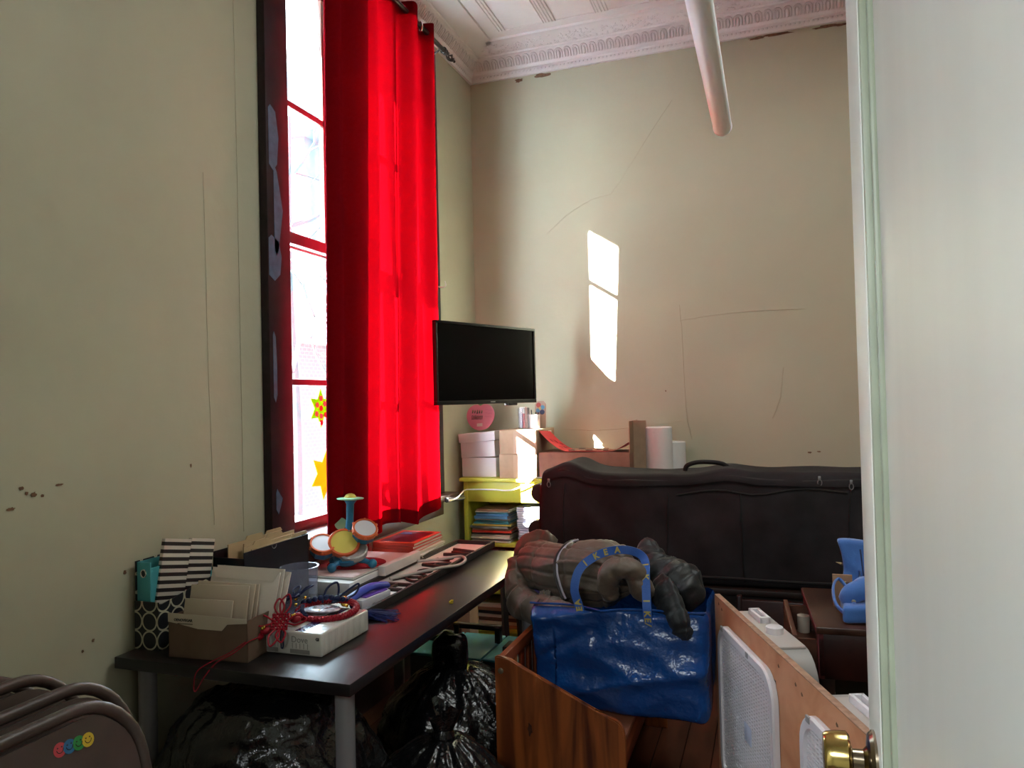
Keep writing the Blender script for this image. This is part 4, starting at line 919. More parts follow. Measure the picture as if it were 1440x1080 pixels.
for k, (col, t_) in enumerate(low):
    book('book', '%s covered book, %s from the bottom of the pile on the lower bookcase shelf' % (col, ordn[k]), (-1.60 + random.uniform(-.012, .012), 4.42, z), .30 + random.uniform(-.03, .03), .24, t_, col, math.radians(random.uniform(-3, 3)), 'pile of books on the lower bookcase shelf'); z += t_ + .0006
z = .0755
for k, (col, t_) in enumerate((('tan', .02), ('cream', .02), ('brown', .022), ('cream', .018), ('dark', .02), ('tan', .02), ('cream', .02))):
    book('book', '%s covered book, %s from the bottom of the pile on the bottom bookcase shelf' % (col, ordn[k]), (-1.60 + random.uniform(-.012, .012), 4.42, z), .31, .24, t_, col, math.radians(random.uniform(-3, 3)), 'pile of books on the bottom bookcase shelf'); z += t_ + .0006
# cord from the sill to the bookcase top
ZT = .9925
wc_ = MB(); wc_.tube(cat([(-1.70, 3.80, .915), (-1.72, 3.95, .912), (-1.76, 4.15, .93), (-1.74, 4.24, .925), (-1.62, 4.252, .925), (-1.52, 4.252, .922), (-1.46, 4.252, .935), (-1.38, 4.254, .975), (-1.35, 4.268, .9975), (-1.30, 4.30, .9965)], 8), .0042, 8)
single(wc_, 'power_cord', mat('cord_white', (.72, .72, .70), .4), 'white cord running from the sill to the bookcase top', 'cord', (-1.5, 4.25, .95))
wc_ = MB(); wc_.tube(cat([(-1.345, 4.30, .9955), (-1.338, 4.262, .998), (-1.305, 4.255, .96), (-1.30, 4.256, .92), (-1.315, 4.258, .87), (-1.325, 4.262, .845)], 8), .002, 8)
single(wc_, 'thin_cord', mat('cord_olive', (.30, .28, .12), .5), 'thin cord dangling over the front of the bookcase', 'cord', (-1.32, 4.26, .92))
gt = MB(); gt.cyl((-1.765, 3.90, .905), (-1.745, 4.09, .895), .014, n=14); gt.ball((-1.745, 4.09, .895), .014, 12, 8)
single(gt, 'pull_rod', mat('rod_grey', (.045, .042, .04), .45), 'short grey rounded rod sticking out past the curtain hem', 'rod', (-1.755, 4.0, .90))

# white boxes with the apple cut-out
WB = mat('white_card', (.66, .64, .67), .6, var=(5, .03))
b1 = thing('white_box', 'plain white cardboard box at the bottom of the white pair', 'box', (-1.735, 4.42, ZT))
MB().bx(-1.85, -1.622, 4.335, 4.52, ZT, ZT + .118, bevel=.003).build('box_body', WB, b1)
b2 = thing('white_box', 'white cardboard box with a tilted lid on the second white box', 'box', (-1.737, 4.42, ZT + .119))
Mx = Matrix.Translation((-1.737, 4.428, ZT + .119)) @ Matrix.Rotation(math.radians(-2.4), 4, 'Y'); W['b2'] = Mx
loc_build(MB().bx(-.116, .112, -.095, .092, .003, .103, bevel=.003), Mx, 'box_body', WB, b2)
loc_build(MB().bx(-.119, .124, -.106, .095, .101, .156, bevel=.002), Mx @ Matrix.Rotation(math.radians(-1.8), 4, 'Y'), 'lid', WB, b2)
ap = thing('apple_cutout', 'pink apple cut-out with a small photo propped on the white boxes', 'paper craft', (-1.77, 4.44, 1.28))
AM = frame((-1.762, 4.445, 1.272), (1, .12, .05), (0.03, .25, .97))
poly = []
for k in range(40):
    a_ = 2 * PI * k / 40; r = 1 - .16 * math.exp(-((a_ - PI / 2) / .38) ** 2) - .05 * math.exp(-((a_ - 3 * PI / 2) / .4) ** 2)
    poly.append((.092 * r * math.cos(a_) * (1.0 + .10 * math.sin(a_)), .094 + .092 * r * math.sin(a_)))
m = MB(); m.prism(poly, .005, AM); m.build('apple_shape', mat('apple_pink', (.58, .17, .23), .6), ap)
m = MB(); m.prism([(0, .165), (.022, .178), (.030, .198), (.004, .190), (-.024, .196), (-.016, .176)], .006, AM); m.build('leaf', mat('apple_leaf', (.10, .28, .10), .6), ap)
PH = [mat('photo_a', (.45, .40, .36), .4), mat('photo_b', (.05, .04, .05), .4), mat('photo_c', (.30, .07, .06), .4), mat('photo_d', (.20, .16, .08), .4)]
AM2 = AM @ Matrix.Translation((-.02, .10, .0052)) @ Matrix.Rotation(math.radians(-4), 4, 'Z')
MB().box((0, 0, 0), (.088, .076, .0008), AM2.to_3x3()).build('photo', PH[0], ap).location = W[ap.name].inverted() @ AM2.translation
random.seed(4)
for (n_, zz, m_, s_) in ((5, .022, PH[1], .012), (5, .028, PH[3], .010), (8, -.006, PH[1], .009), (7, -.014, PH[2], .007), (8, -.020, PH[1], .008)):
    m = MB()
    for k in range(n_): m.prism([(-.038 + k * .076 / n_, zz - s_ / 2 * random.uniform(.6, 1.6)), (-.038 + (k + random.uniform(.4, .8)) * .076 / n_, zz - s_ / 2), (-.038 + (k + .6) * .076 / n_, zz + s_ * random.uniform(.5, 1.3)), (-.038 + (k + .1) * .076 / n_, zz + s_)], .0003, AM2 @ Matrix.Translation((0, 0, .0006)))
    stuff(m.build('photo_shapes', m_, ap))
loc_build(MB().box((-.006, .040, .0058), (.036, .020, .0008)), AM, 'name_strip', mat('strip_pale', (.62, .50, .44), .5), ap)
m = MB(); random.seed(2)
for r in range(3):
    x = .032; 
    for k in range(5): m.tube([AM @ Vector((.034 + k * .009 - r * .002, .135 - r * .022 + random.uniform(-.004, .004), .0056)), AM @ Vector((.040 + k * .009 - r * .002, .140 - r * .022 - k * .003, .0056))], .0008, 4)
stuff(m.build('pencil_marks', mat('pencil', (.32, .06, .12), .6), ap))

# brown boxes
def carton(name, label, x0, x1, y0, y1, z0, z1, m, seam=True, rz=0.0):
    t = thing(name, label, 'box', ((x0 + x1) / 2, (y0 + y1) / 2, z0), 'brown cartons on the bookcase')
    Mx = Matrix.Translation(((x0 + x1) / 2, (y0 + y1) / 2, z0)) @ Matrix.Rotation(rz, 4, 'Z')
    w_, d_, h_ = x1 - x0, y1 - y0, z1 - z0
    loc_build(MB().box((0, 0, h_ / 2), (w_, d_, h_), bevel=.003), Mx, 'box_body', m, t)
    f = MB(); f.box((0, -d_ / 4 - .001, h_ + .0015), (w_ - .002, d_ / 2 - .004, .003)); loc_build(f, Mx, 'flap', m, t)
    f = MB(); f.box((0, d_ / 4 + .001, h_ + .0015), (w_ - .002, d_ / 2 - .004, .003)); loc_build(f, Mx, 'flap', m, t)
    if seam: loc_build(MB().bx(-.03, .03, -d_ / 2 - .0006, -d_ / 2 + .0004, h_ * .02, h_ * .98), Mx, 'tape', mat('box_tape', (.40, .28, .19), .35, spec=.5), t)
    return t, Mx, w_, d_, h_
carton('cardboard_box', 'brown carton lower of the two beside the white boxes', -1.579, -1.338, 4.275, 4.50, ZT, ZT + .143, CARD)
t, Mx, w_, d_, h_ = carton('cardboard_box', 'brown carton stacked upper of the two under the pen cups', -1.570, -1.328, 4.270, 4.62, ZT + .147, ZT + .290, CARD, rz=math.radians(-1.5))
loc_build(MB().box((w_ / 2 + .0006, .08, .115), (.0008, .06, .03)), Mx, 'shipping_label', PAPER, t)
REDC = mat('creased_brown_card', (.30, .155, .105), .5, var=(14, .15), bump=(22, .5, .006))
bb = thing('cardboard_box', 'wide creased carton with one raised flap and red paper on it', 'box', (-1.06, 4.42, ZT))
MB().rbox((-1.056, 4.44, ZT + .078), (.548, .31, .156), .004, (26, 10, 8), lambda P, p: P + Vector((0, .003 * nz(P, 14), .003 * nz(P, 9)))).build('box_body', REDC, bb)
MB().bx(-.784, -.780, 4.29, 4.56, ZT + .150, ZT + .335).build('raised_flap', CARD, bb)
MB().bx(-.782, -.705, 4.42, 4.425, ZT + .0, ZT + .335).build('side_flap', CARD, bb)
rp = thing('red_paper', 'bright red paper sheet curling on the wide creased carton', 'paper', (-1.06, 4.36, ZT + .157))
def rpf(u, v):
    x = -1.335 + .542 * u; e = max(0, .32 - u) / .32; e2 = max(0, u - .80) / .2
    return Vector((x, 4.30 + .22 * v + .01 * e, ZT + .1585 + .125 * e ** 1.6 + .05 * e2 ** 1.5 + .004 * (1 - v)))
def solid_sheet(f, nu, nv, t):
    m = MB(); A = m.grid(f, nu, nv); B = m.grid(lambda u, v: f(u, v) + Vector((0, 0, -t)), nu, nv)
    for i in range(nu - 1):
        m._f([A[i][0], A[i + 1][0], B[i + 1][0], B[i][0]]); m._f([A[i][-1], B[i][-1], B[i + 1][-1], A[i + 1][-1]])
    for j in range(nv - 1):
        m._f([A[0][j], B[0][j], B[0][j + 1], A[0][j + 1]]); m._f([A[-1][j], A[-1][j + 1], B[-1][j + 1], B[-1][j]])
    return m
solid_sheet(rpf, 30, 4, .0012).build('sheet', mat('red_sheet', (.62, .02, .03), .45), rp)
m = MB()
for (u, v, k) in ((.10, .25, 0), (.12, .55, 1), (.20, .30, 2), (.22, .6, 3), (.16, .75, 4)):
    p = rpf(u, v) + Vector((0, 0, .0012)); q = rpf(u + .035, v + .06) + Vector((0, 0, .0012)); m.tube([p, q], .0012, 4)
stuff(m.build('pen_marks', INK, rp))
random.seed(8)
for k in range(14):
    x = -1.13 + (k % 8) * .034 + (.02 if k > 7 else 0); y = 4.33 + (k // 8) * .03
    z_ = rpf((x + 1.335) / .542, .2).z + .0015 + (.006 if k > 7 else 0)
    o = single(MB().box((x, y, z_ + .004), (.042, .032, .007), Matrix.Rotation(random.uniform(-.4, .4), 3, 'Z'), bevel=.001, seg=1), 'card_scrap', CARD if k % 3 else mat('scrap_dark', (.13, .09, .06), .7), ('tan' if k % 3 else 'dark brown') + ' corrugated scrap on the red paper, ' + ordn[k % 8].replace('lowest', 'first') + ' from the curl, ' + ('lower' if k < 8 else 'upper') + ' row', 'card scrap', (x, y, z_), 'corrugated scraps on the red paper')
# paper towel rolls
PT = mat('paper_towel', (.74, .72, .71), .85, bump=(60, .5, .003))
for k, (x, y, r, h_, lab) in enumerate(((-.64, 4.46, .080, .295, 'white paper towel roll in front beside the raised carton flap'), (-.575, 4.585, .078, .20, 'lower white paper towel roll half hidden behind the first roll'))):
    t = thing('paper_roll', lab, 'paper roll', (x, y, ZT), 'paper towel rolls')
    Mx = Matrix.Translation((x, y, ZT))
    MB().lathe([(.024, 0), (r - .003, 0), (r, .004), (r, h_ - .004), (r - .003, h_), (.024, h_), (.022, h_ - .004), (.022, .004)], 40, Mx, caps=False).build('roll', PT, t)
    MB().lathe([(.0215, .001), (.0215, h_ - .001), (.019, h_ - .001), (.019, .001)], 24, Mx, caps=False).build('core', CARD, t)
# pen cups and bits on the upper carton
zu = ZT + .147 + .143 + .0035
pc = thing('pen_cup', 'shiny white cup full of dark pens on the upper carton', 'cup', (-1.385, 4.40, zu))
MB().lathe([(.001, .001), (.030, .001), (.032, .004), (.034, .088), (.0325, .088), (.030, .006), (.001, .005)], 28, Matrix.Translation((-1.385, 4.40, zu)), caps=False).build('cup', mat('cup_silver', (.62, .62, .66), .3, metal=.3), pc)
random.seed(31)
for k in range(5):
    a_ = k * 1.256; b0 = Vector((-1.385 + .012 * math.cos(a_), 4.40 + .012 * math.sin(a_), zu + .012)); b1_ = Vector((-1.385 + .024 * math.cos(a_ + .3), 4.40 + .024 * math.sin(a_ + .3), zu + random.uniform(.10, .125)))
    single(MB().cyl(b0, b1_, .0038, n=8), 'pen', mat('pen_%d' % k, [(.05, .02, .06), (.16, .02, .04), (.02, .03, .09), (.03, .03, .03), (.02, .06, .03)][k], .35), ['dark purple', 'dark red', 'navy', 'black', 'dark green'][k] + ' pen standing in the shiny white cup', 'pen', b0, 'pens in the cup')
cj = thing('clear_jar', 'clear plastic jar with marker pens under the television corner', 'jar', (-1.455, 4.40, zu))
MB().lathe([(.001, .001), (.034, .001), (.036, .006), (.036, .125), (.034, .13), (.034, .006), (.001, .004)], 28, Matrix.Translation((-1.455, 4.40, zu)), caps=False).build('jar_wall', pane_glass('jar_plastic', (.86, .87, .90), .08), cj)
for k, (dx, dy, c_, cn) in enumerate(((-.018, -.01, (.60, .60, .62), 'white'), (.004, -.014, (.50, .06, .08), 'red'), (.018, -.004, (.55, .35, .28), 'tan'), (.002, .014, (.05, .05, .06), 'black'), (-.012, .012, (.10, .10, .30), 'blue'))):
    t = thing('marker', cn + ' marker pen standing in the clear jar', 'marker', (-1.455 + dx, 4.40 + dy, zu + .005))
    MB().cyl((-1.455 + dx, 4.40 + dy, zu + .005), (-1.455 + dx * .9, 4.40 + dy * .9, zu + .10), .0075, n=12).build('barrel', mat('marker_' + cn, c_, .35), t)
    MB().cyl((-1.455 + dx * .9, 4.40 + dy * .9, zu + .095), (-1.455 + dx * .8, 4.40 + dy * .8, zu + .135), .0085, n=12).build('cap', WHITEP if k < 2 else mat('marker_' + cn, c_, .35), t)
pk = thing('card_pack', 'tall patterned card standing behind the pen cup', 'card', (-1.385, 4.46, zu))
MB().prism([(-.036, 0), (.036, 0), (.036, .15), (.02, .17), (-.02, .17), (-.036, .15)], .008, frame((-1.370, 4.47, zu), (1, 0, 0), (0, .12, 1))).build('card', mat('pack_tan', (.36, .24, .18), .5), pk)
for k, (x, z_, s_, c_) in enumerate(((-.012, .145, .016, (.38, .05, .04)), (.014, .13, .014, (.08, .25, .38)), (-.016, .11, .014, (.08, .25, .38)), (.012, .10, .016, (.03, .04, .10)), (-.002, .125, .010, (.55, .35, .1)))):
    MB().cyl(frame((-1.370, 4.47, zu), (1, 0, 0), (0, .12, 1)) @ Vector((x, z_, .0075)), frame((-1.370, 4.47, zu), (1, 0, 0), (0, .12, 1)) @ Vector((x, z_, .0095)), s_, n=10).build('printed_dot', mat('dot_%d' % k, c_, .5), pk)

# ------------------------------------------------------------------ long black wheeled bag on a low dark table
NYL = mat('black_nylon', (0.022, 0.020, 0.022), 0.85, spec=.2, var=(6, .3), bump=(350, .25, .002))
DKW = wood('dark_table_wood', '#0d0706', '#1c100c', 7, 'X', .5)
lt_ = thing('low_table', 'low dark table carrying the long black wheeled bag', 'table', (-.3, 3.98, 0))
MB().bx(-1.10, .62, 3.76, 4.20, .50, .53, bevel=.004).build('table_top', DKW, lt_)
for (x, y) in ((-1.05, 3.80), (.57, 3.80), (-1.05, 4.16), (.57, 4.16)): MB().bx(x - .025, x + .025, y - .025, y + .025, 0, .50, bevel=.003).build('leg', DKW, lt_)
MB().bx(-1.03, .55, 3.785, 3.80, .42, .50).build('apron', DKW, lt_)
bag = thing('wheeled_bag', 'long black fabric wheeled bag with zips lying in front of the back wall', 'bag', (-.30, 3.98, .531))
BX0, BX1, BY0, BY1, BZ0, BZ1 = -1.165, .66, 3.80, 4.16, .532, 1.09
def bagf(P, p):
    x, y, z = P; u = (x - BX0) / (BX1 - BX0); v = (z - BZ0) / (BZ1 - BZ0)
    fr = max(0, min(1, (4.0 - y) / .2))
    d = Vector((0, 0, 0))
    bul = math.sin(PI * min(1, max(0, v))) * .02
    d.y -= fr * (bul + .026 * nz((x * 2.2, z * 2.5, 1)) + .012 * nz((x * 6, z * 4, 4)) + .020 * max(0, ridge((x * 1.8 + z * 1.1, z * .7, 3), 1.6)) * math.sin(PI * v))
    # sag of the top towards the middle, raised left shoulder
    top = max(0, (v - .6) / .4)
    d.z += top * (.045 * math.exp(-((x + 1.02) / .085) ** 2) - .018 * math.exp(-((x + .55) / .3) ** 2) + .02 * math.exp(-((x + .22) / .10) ** 2) + .006 * nz((x * 7, y * 4, 0)))
    d.x += .01 * nz((y * 5, z * 5, 2)) + (-.03 * (1 - v) if u < .1 else 0)
    return P + d
MB().rbox(((BX0 + BX1) / 2, (BY0 + BY1) / 2, (BZ0 + BZ1) / 2), (BX1 - BX0, BY1 - BY0, BZ1 - BZ0), .03, (90, 16, 30), bagf).build('bag_body', NYL, bag, angle=60)
# lid flap, piping, seams, zip pulls
def onfront(x, z, off=.002):
    return bagf(Vector((x, BY0, z)), None) + Vector((0, -off, 0))
m = MB(); m.tube(cat([onfront(-1.135 + .0 * k, .60 + k * .08, .004) + Vector((0, .02, 0)) for k in range(6)] + [onfront(-1.10, 1.045, .006) + Vector((0, .012, 0)), onfront(-1.04, 1.058, .004)] + [onfront(-1.0 + k * .08, 1.055 - .004 * math.sin(k), .004) for k in range(1, 20)], 5), .006, 8); m.build('piping', mat('piping_black', (.012, .010, .010), .4), bag)
def lidf(u, v):
    x = -1.10 + (1.50) * u
    p = onfront(x, 1.062 - .03 * v, .010 + .006 * math.sin(v * PI)); p.z += .012 * (1 - v) - .006 * math.sin(u * 9) * v; return p + Vector((0, .012 * (1 - v), 0))
m = MB(); m.grid(lidf, 60, 5); m.build('lid_flap', NYL, bag, angle=180)
for (xa_, xb_, z0, z1) in ((-.515, -.50, .56, 1.0), (-.15, -.155, .56, .985), (.30, .335, .56, 1.03), (-1.02, -1.03, .56, 1.0)):
    P = [onfront(xa_ + (xb_ - xa_) * k / 12, z0 + (z1 - z0) * k / 12, .0015) for k in range(13)]; MB().tube(P, .0028, 6).build('seam', mat('seam_black', (.006, .005, .005), .6), bag)
m = MB(); m.tube([onfront(-.46 + k * .06, .985 + .002 * k + .012 * math.sin(k * .8), .003) for k in range(14)], .004, 6); m.build('zip_line', mat('zip_black', (.02, .018, .018), .35), bag)
m = MB(); m.tube([onfront(-1.05 + k * .1, .575 + .003 * math.sin(k), .004) for k in range(17)], .006, 6); m.build('zip_line', mat('zip_black', (.02, .018, .018), .35), bag)
for p in (onfront(-1.115, 1.02, .012), onfront(.20, 1.055, .012), onfront(.335, 1.04, .012)):
    m = MB(); m.tube([p + Vector((.009 * math.cos(k * PI / 6), 0, .014 * math.sin(k * PI / 6) - .01)) for k in range(12)], .0025, 6, closed=True); m.box(p + Vector((0, 0, .012)), (.012, .008, .018), bevel=.002); m.build('zip_pull', STEEL, bag)
hp = cat([(-.44, 3.99, 1.075), (-.425, 3.985, 1.105), (-.37, 3.98, 1.122), (-.30, 3.98, 1.122), (-.245, 3.985, 1.112), (-.215, 3.99, 1.088)], 6)
MB().tube(hp, .012, 10, flat=.6).build('handle', mat('handle_black', (.012, .011, .011), .45), bag)
for z in (.965, .77):
    m = MB(); m.lathe([(.012, -.022), (.045, -.022), (.050, -.014), (.050, .014), (.045, .022), (.012, .022)], 28, Matrix.Translation((-1.188 - (.02 if z < .9 else .0), 3.85, z)) @ Matrix.Rotation(PI / 2, 4, 'X')); m.build('wheel', mat('wheel_black', (.02, .02, .02), .5), bag)
    m = MB(); m.bx(-1.185, -1.125, 3.82, 3.89, z - .05, z + .05, bevel=.01); m.build('wheel_housing', BLACK, bag)

# ------------------------------------------------------------------ pine bench
PINE = wood('pine_stained', '#41190a', '#8a4a20', 14, 'Z', .38, bump=.03); PINEX = wood('pine_stained_x', '#5a2413', '#8a4426', 8, 'Y', .4)
pbn = thing('pine_bench', 'stained pine bench with sloping ends and a slatted back', 'bench', (-.70, 2.85, 0))
EX0, EX1 = -.922, -.478
endp = [(EX0, 0), (EX1, 0), (EX1, .36), (EX1 - .004, .392), (EX1 - .016, .412), (EX1 - .035, .424), (EX1 - .10, .442), (EX0 + .10, .560), (EX0 + .055, .583), (EX0 + .03, .592), (EX0 + .008, .594), (EX0, .590)]
for y in (2.405, 3.36):
    m = MB(); m.prism(endp, .022, frame((0, y + .022, 0), (1, 0, 0), (0, 0, 1)))
    bmesh.ops.bevel(m.bm, geom=[e for e in m.bm.edges if abs(e.verts[0].co.y - e.verts[1].co.y) < 1e-5], offset=.004, segments=2, affect='EDGES')
    m.build('end_panel', PINE, pbn)
MB().bx(EX0 + .004, EX0 + .028, 2.427, 3.36, .545, .588, bevel=.004).build('back_rail', PINEX, pbn)
MB().bx(EX0 + .004, EX0 + .028, 2.427, 3.36, .355, .395, bevel=.004).build('back_rail', PINEX, pbn)
for k in range(11): MB().bx(EX0 + .009, EX0 + .023, 2.46 + k * .083, 2.50 + k * .083, .395, .545, bevel=.002).build('back_slat', PINEX, pbn)
MB().bx(EX0 + .028, EX1 - .012, 2.427, 3.36, .322, .342, bevel=.003).build('seat', mat('seat_board', (.20, .07, .035), .45, var=(14, .15)), pbn)
MB().bx(EX1 - .03, EX1 - .012, 2.427, 3.36, .24, .322, bevel=.003).build('seat_rail', PINEX, pbn)
for (x, z_) in ((EX0 + .022, .545), (EX1 - .05, .21)): MB().lathe([(.001, 0), (.010, 0), (.010, .0015), (.007, .003), (.001, .003)], 16, Matrix.Translation((x, 2.4045, z_)) @ Matrix.Rotation(PI / 2, 4, 'X')).build('bolt_head', mat('bolt_brass', (.16, .12, .08), .4, metal=.6), pbn)
for k, (x, y, s_) in enumerate(((-.575, 2.515, .03), (-.59, 2.56, .026))):
    poly = [(-s_, -.010), (s_ * .2, -.014), (s_, -.004), (s_ * .5, .012), (-s_ * .1, .002), (-s_ * .6, .012)]
    single(MB().prism(poly, .001, frame((x, y, .3425), (1, .2, 0), (-.2, 1, 0))), 'paper_scrap', PAPER, ['white torn paper scrap at the seat front by the blue bag', 'thin paper scrap partly under the blue bag'][k], 'paper', (x, y, .3425), 'paper scraps on the bench seat')

KNOT = mat('pine_knot', (.045, .014, .006), .45, var=(40, .4))
for (x, z_, w_, h_) in ((-.80, .36, .020, .05), (-.53, .215, .05, .008)):
    flake('y', (x, 2.4042, z_), w_, h_, int(h_ * 1000), pbn, KNOT, 'knot')
# ------------------------------------------------------------------ blue carrier bag
BLU = mat('blue_tarp', (0.005, 0.047, 0.20), 0.24, spec=.5, var=(4, .15), bump=(11, .7, .022))
bb_ = thing('blue_carrier_bag', 'big shiny blue woven plastic carrier bag standing on the pine bench', 'bag', (-.545, 2.82, .345))
ZB0, ZB1 = .346, .728
def bluef(P, p):
    x, y, z = P; v = (z - ZB0) / (ZB1 - ZB0)
    fr = max(0, min(1, (2.85 - y) / .15))
    d = Vector((0, 0, 0)); cx = (x + .545) / .31
    d.y -= fr * (.045 * math.sin(PI * min(1, v * .9 + .08)) * (1 - cx * cx * .5) + .034 * max(0, ridge((x * 1.0 - z * 2.0, z * 2.6, 2), 2.2)) ** 2 * (.35 + v) + .013 * ridge((x * 3 + z * 2, z * 6, 6), 1.5) + .006 * nz((x * 16, z * 16, 3)))
    # deep crease near the left upper side
    cr_ = (z - .60) - .55 * (x + .72); d.y += fr * .022 * math.exp(-(cr_ / .018) ** 2) * math.exp(-((x + .75) / .12) ** 2)
    d.x += (.018 * nz((y * 5, z * 6, 9)) - .03 * (1 - v) * (1 if cx < 0 else .0) * -1) if abs(cx) > .7 else 0
    if cx > .7: d.x -= .05 * max(0, .3 - v) * (cx - .7)
    if v < .12 and y < 2.75: d.z += .012 * max(0, -cx)
    d.z += (.006 * nz((x * 6, y * 3, 1)) * v) - (.05 * (cx - .4) * (1 - v) * fr * 0)
    return P + d
MB().rbox((-.545, 2.83, (ZB0 + ZB1) / 2), (.63, .40, ZB1 - ZB0), .035, (64, 22, 40), bluef, skip=((2, 1),)).build('bag_body', BLU, bb_, angle=180)
def rim(x, off=0.0): return bluef(Vector((x, 2.63, ZB1)), None) + Vector((0, -.004 - off, 0))
MB().tube([rim(-.855 + .62 * k / 30) + Vector((0, .006, -.001)) for k in range(31)], .004, 6).build('rim_hem', BLU, bb_)
STRP = mat('strap_blue', (0.02, 0.09, 0.36), .5, bump=(250, .4, .002)); SYE = mat('strap_yellow', (.40, .33, .09), .5)
def ribbon(C, side, w_, m, name, par, th=.0016):
    mm = MB(); n = len(C)
    A = [[mm.bm.verts.new(c + s_ * (w_ / 2) * e + o_ * th) for e, o_ in ((-1, Vector((0, -1, 0))), (1, Vector((0, -1, 0))), (1, Vector((0, 1, 0))), (-1, Vector((0, 1, 0))))] for c, s_ in zip(C, side)]
    for i in range(n - 1):
        for j in range(4): mm._f([A[i][j], A[i][(j + 1) % 4], A[i + 1][(j + 1) % 4], A[i + 1][j]])
    mm._f(A[0][::-1]); mm._f(A[-1]); return mm.build(name, m, par, angle=40)
SC = cat([rim(-.665) + Vector((0, -.004, -.045)), rim(-.668) + Vector((0, -.006, .0)), Vector((-.685, 2.60, .79)), Vector((-.665, 2.62, .86)), Vector((-.60, 2.66, .905)), Vector((-.52, 2.70, .915)), Vector((-.45, 2.68, .895)), Vector((-.435, 2.63, .83)), rim(-.428) + Vector((0, -.008, .01)), rim(-.425) + Vector((0, -.004, -.055))], 9)
sides = []
for i in range(len(SC)):
    t = (SC[min(i + 1, len(SC) - 1)] - SC[max(i - 1, 0)]).normalized(); s_ = Vector((0, 1, 0)).cross(t)
    sides.append(s_.normalized() if s_.length > .1 else Vector((1, 0, 0)))
ribbon(SC, sides, .030, STRP, 'strap', bb_)
def on_strap(i0, letter, sz):
    c = SC[i0]; t = (SC[min(i0 + 2, len(SC) - 1)] - SC[max(0, i0 - 2)]).normalized(); s_ = sides[i0]
    text('strap_letter', letter, sz, frame(c + Vector((0, -.0022, 0)) - t * .008 - s_ * (sz * -.33) , t, -s_), SYE, bb_, bold=.0012)
for i0, ch in ((2, 'I'), (5, 'K'), (8, 'E'), (11, 'A'), (30, 'I'), (34, 'K'), (38, 'E'), (42, 'A'), (58, 'I'), (62, 'K'), (70, 'I'), (74, 'K'), (77, 'E'), (80, 'A')):
    if i0 < len(SC): on_strap(i0, ch, .030)

# ------------------------------------------------------------------ jackets stuffed into the bag
JB = mat('jacket_brown', (0.098, 0.070, 0.050), 0.5, sheen=.1, bump=(34, .5, .006), var=(8, .15)); JG = mat('jacket_grey', (0.012, 0.013, 0.015), 0.5, sheen=.05, bump=(34, .5, .006))
def puff(C, radii, quilt, amp, seed, m, name, par, nu=40, flat=.8, wr=.5, diag=0.0, ln_=0):
    """padded tube of cloth along C; quilt = spacing of the stitched channels"""
    C = cat(C, 10); n = len(C); L_ = [0.0]
    for a_, b_ in zip(C, C[1:]): L_.append(L_[-1] + (b_ - a_).length)
    T = []
    up = Vector((0, 0, 1)); rings = []
    mm = MB()
    def rad(i):
        x = i / (n - 1) * (len(radii) - 1); k = min(int(x), len(radii) - 2); f = x - k; f = f * f * (3 - 2 * f); return radii[k] * (1 - f) + radii[k + 1] * f
    steps = []
    N = max(20, int(L_[-1] / .006)); idx = 0
    for q in range(N + 1):
        d = L_[-1] * q / N
        while idx < n - 2 and L_[idx + 1] < d: idx += 1
        f = (d - L_[idx]) / max(1e-9, L_[idx + 1] - L_[idx]); steps.append((C[idx].lerp(C[idx + 1], f), (C[idx + 1] - C[idx]).normalized(), idx + f, d))
    for (c, t, fi, d) in steps:
        up = (up - t * up.dot(t)).normalized(); sd_ = t.cross(up); r = rad(fi); e = min(d, L_[-1] - d); cap = math.sqrt(max(.02, min(1, e / (r * .6)))) if r > 0 else 1
        ring = []
        for k in range(nu):
            a_ = 2 * PI * k / nu
            qd = (d + diag * r * a_) / quilt
            p0 = c + up * math.cos(a_) * r + sd_ * math.sin(a_) * r * flat
            gq = abs((qd + .06 * nz(p0, 9, seed)) % 1.0 - .5) * 2; gq = 1 - gq          # 0 on a stitched line
            pf = 1 - math.exp(-(gq * quilt / 2 / .007) ** 2)
            pl = 1.0
            if ln_:
                gl = abs((a_ * ln_ / (2 * PI) + .10 * nz(p0, 6, seed)) % 1.0 - .5) * 2; gl = 1 - gl
                pl = 1 - math.exp(-(gl * PI * r / ln_ / .006) ** 2)
            q0 = Vector((d * 2.2, a_ * r * 9, seed)) if diag == 0 else Vector((d * 9 + a_ * .3, a_ * r * 2.5, seed))
            fold = max(0, 1 - abs(mn.noise(q0)) * 3.2) ** 1.5
            rr = r * cap * (1 + .20 * nz(p0, 4.5, seed)) + amp * (pf - 1) + amp * (pl - 1) + wr * (.011 * fold + .004 * nz(p0, 22, seed))
            ring.append(mm.bm.verts.new(c + up * (math.cos(a_) * rr) + sd_ * (math.sin(a_) * rr * flat)))
        rings.append(ring)
    for A, B in zip(rings, rings[1:]):
        for k in range(nu): mm._f([A[k], A[(k + 1) % nu], B[(k + 1) % nu], B[k]])
    mm._f(rings[0][::-1]); mm._f(rings[-1])
    return mm.build(name, m, par, angle=180)
jb = thing('brown_jacket', 'brown padded jacket with a pale zip draped over the blue bag', 'jacket', (-.78, 2.86, .70))
puff([(-.985, 3.00, .765), (-.90, 2.93, .790), (-.80, 2.87, .795), (-.70, 2.83, .80), (-.60, 2.80, .795), (-.50, 2.79, .765)], [.075, .098, .105, .112, .112, .085], .15, .007, 1, JB, 'jacket_body', jb, 150, .95, 1.0, .0, 12)
puff([(-1.015, 2.99, .80), (-1.00, 2.90, .72), (-.965, 2.84, .668), (-.87, 2.76, .652), (-.77, 2.69, .668), (-.70, 2.66, .690)], [.055, .062, .062, .058, .050, .035], .10, .009, 2, JB, 'sleeve', jb, 100, .9, 1.2, .15)
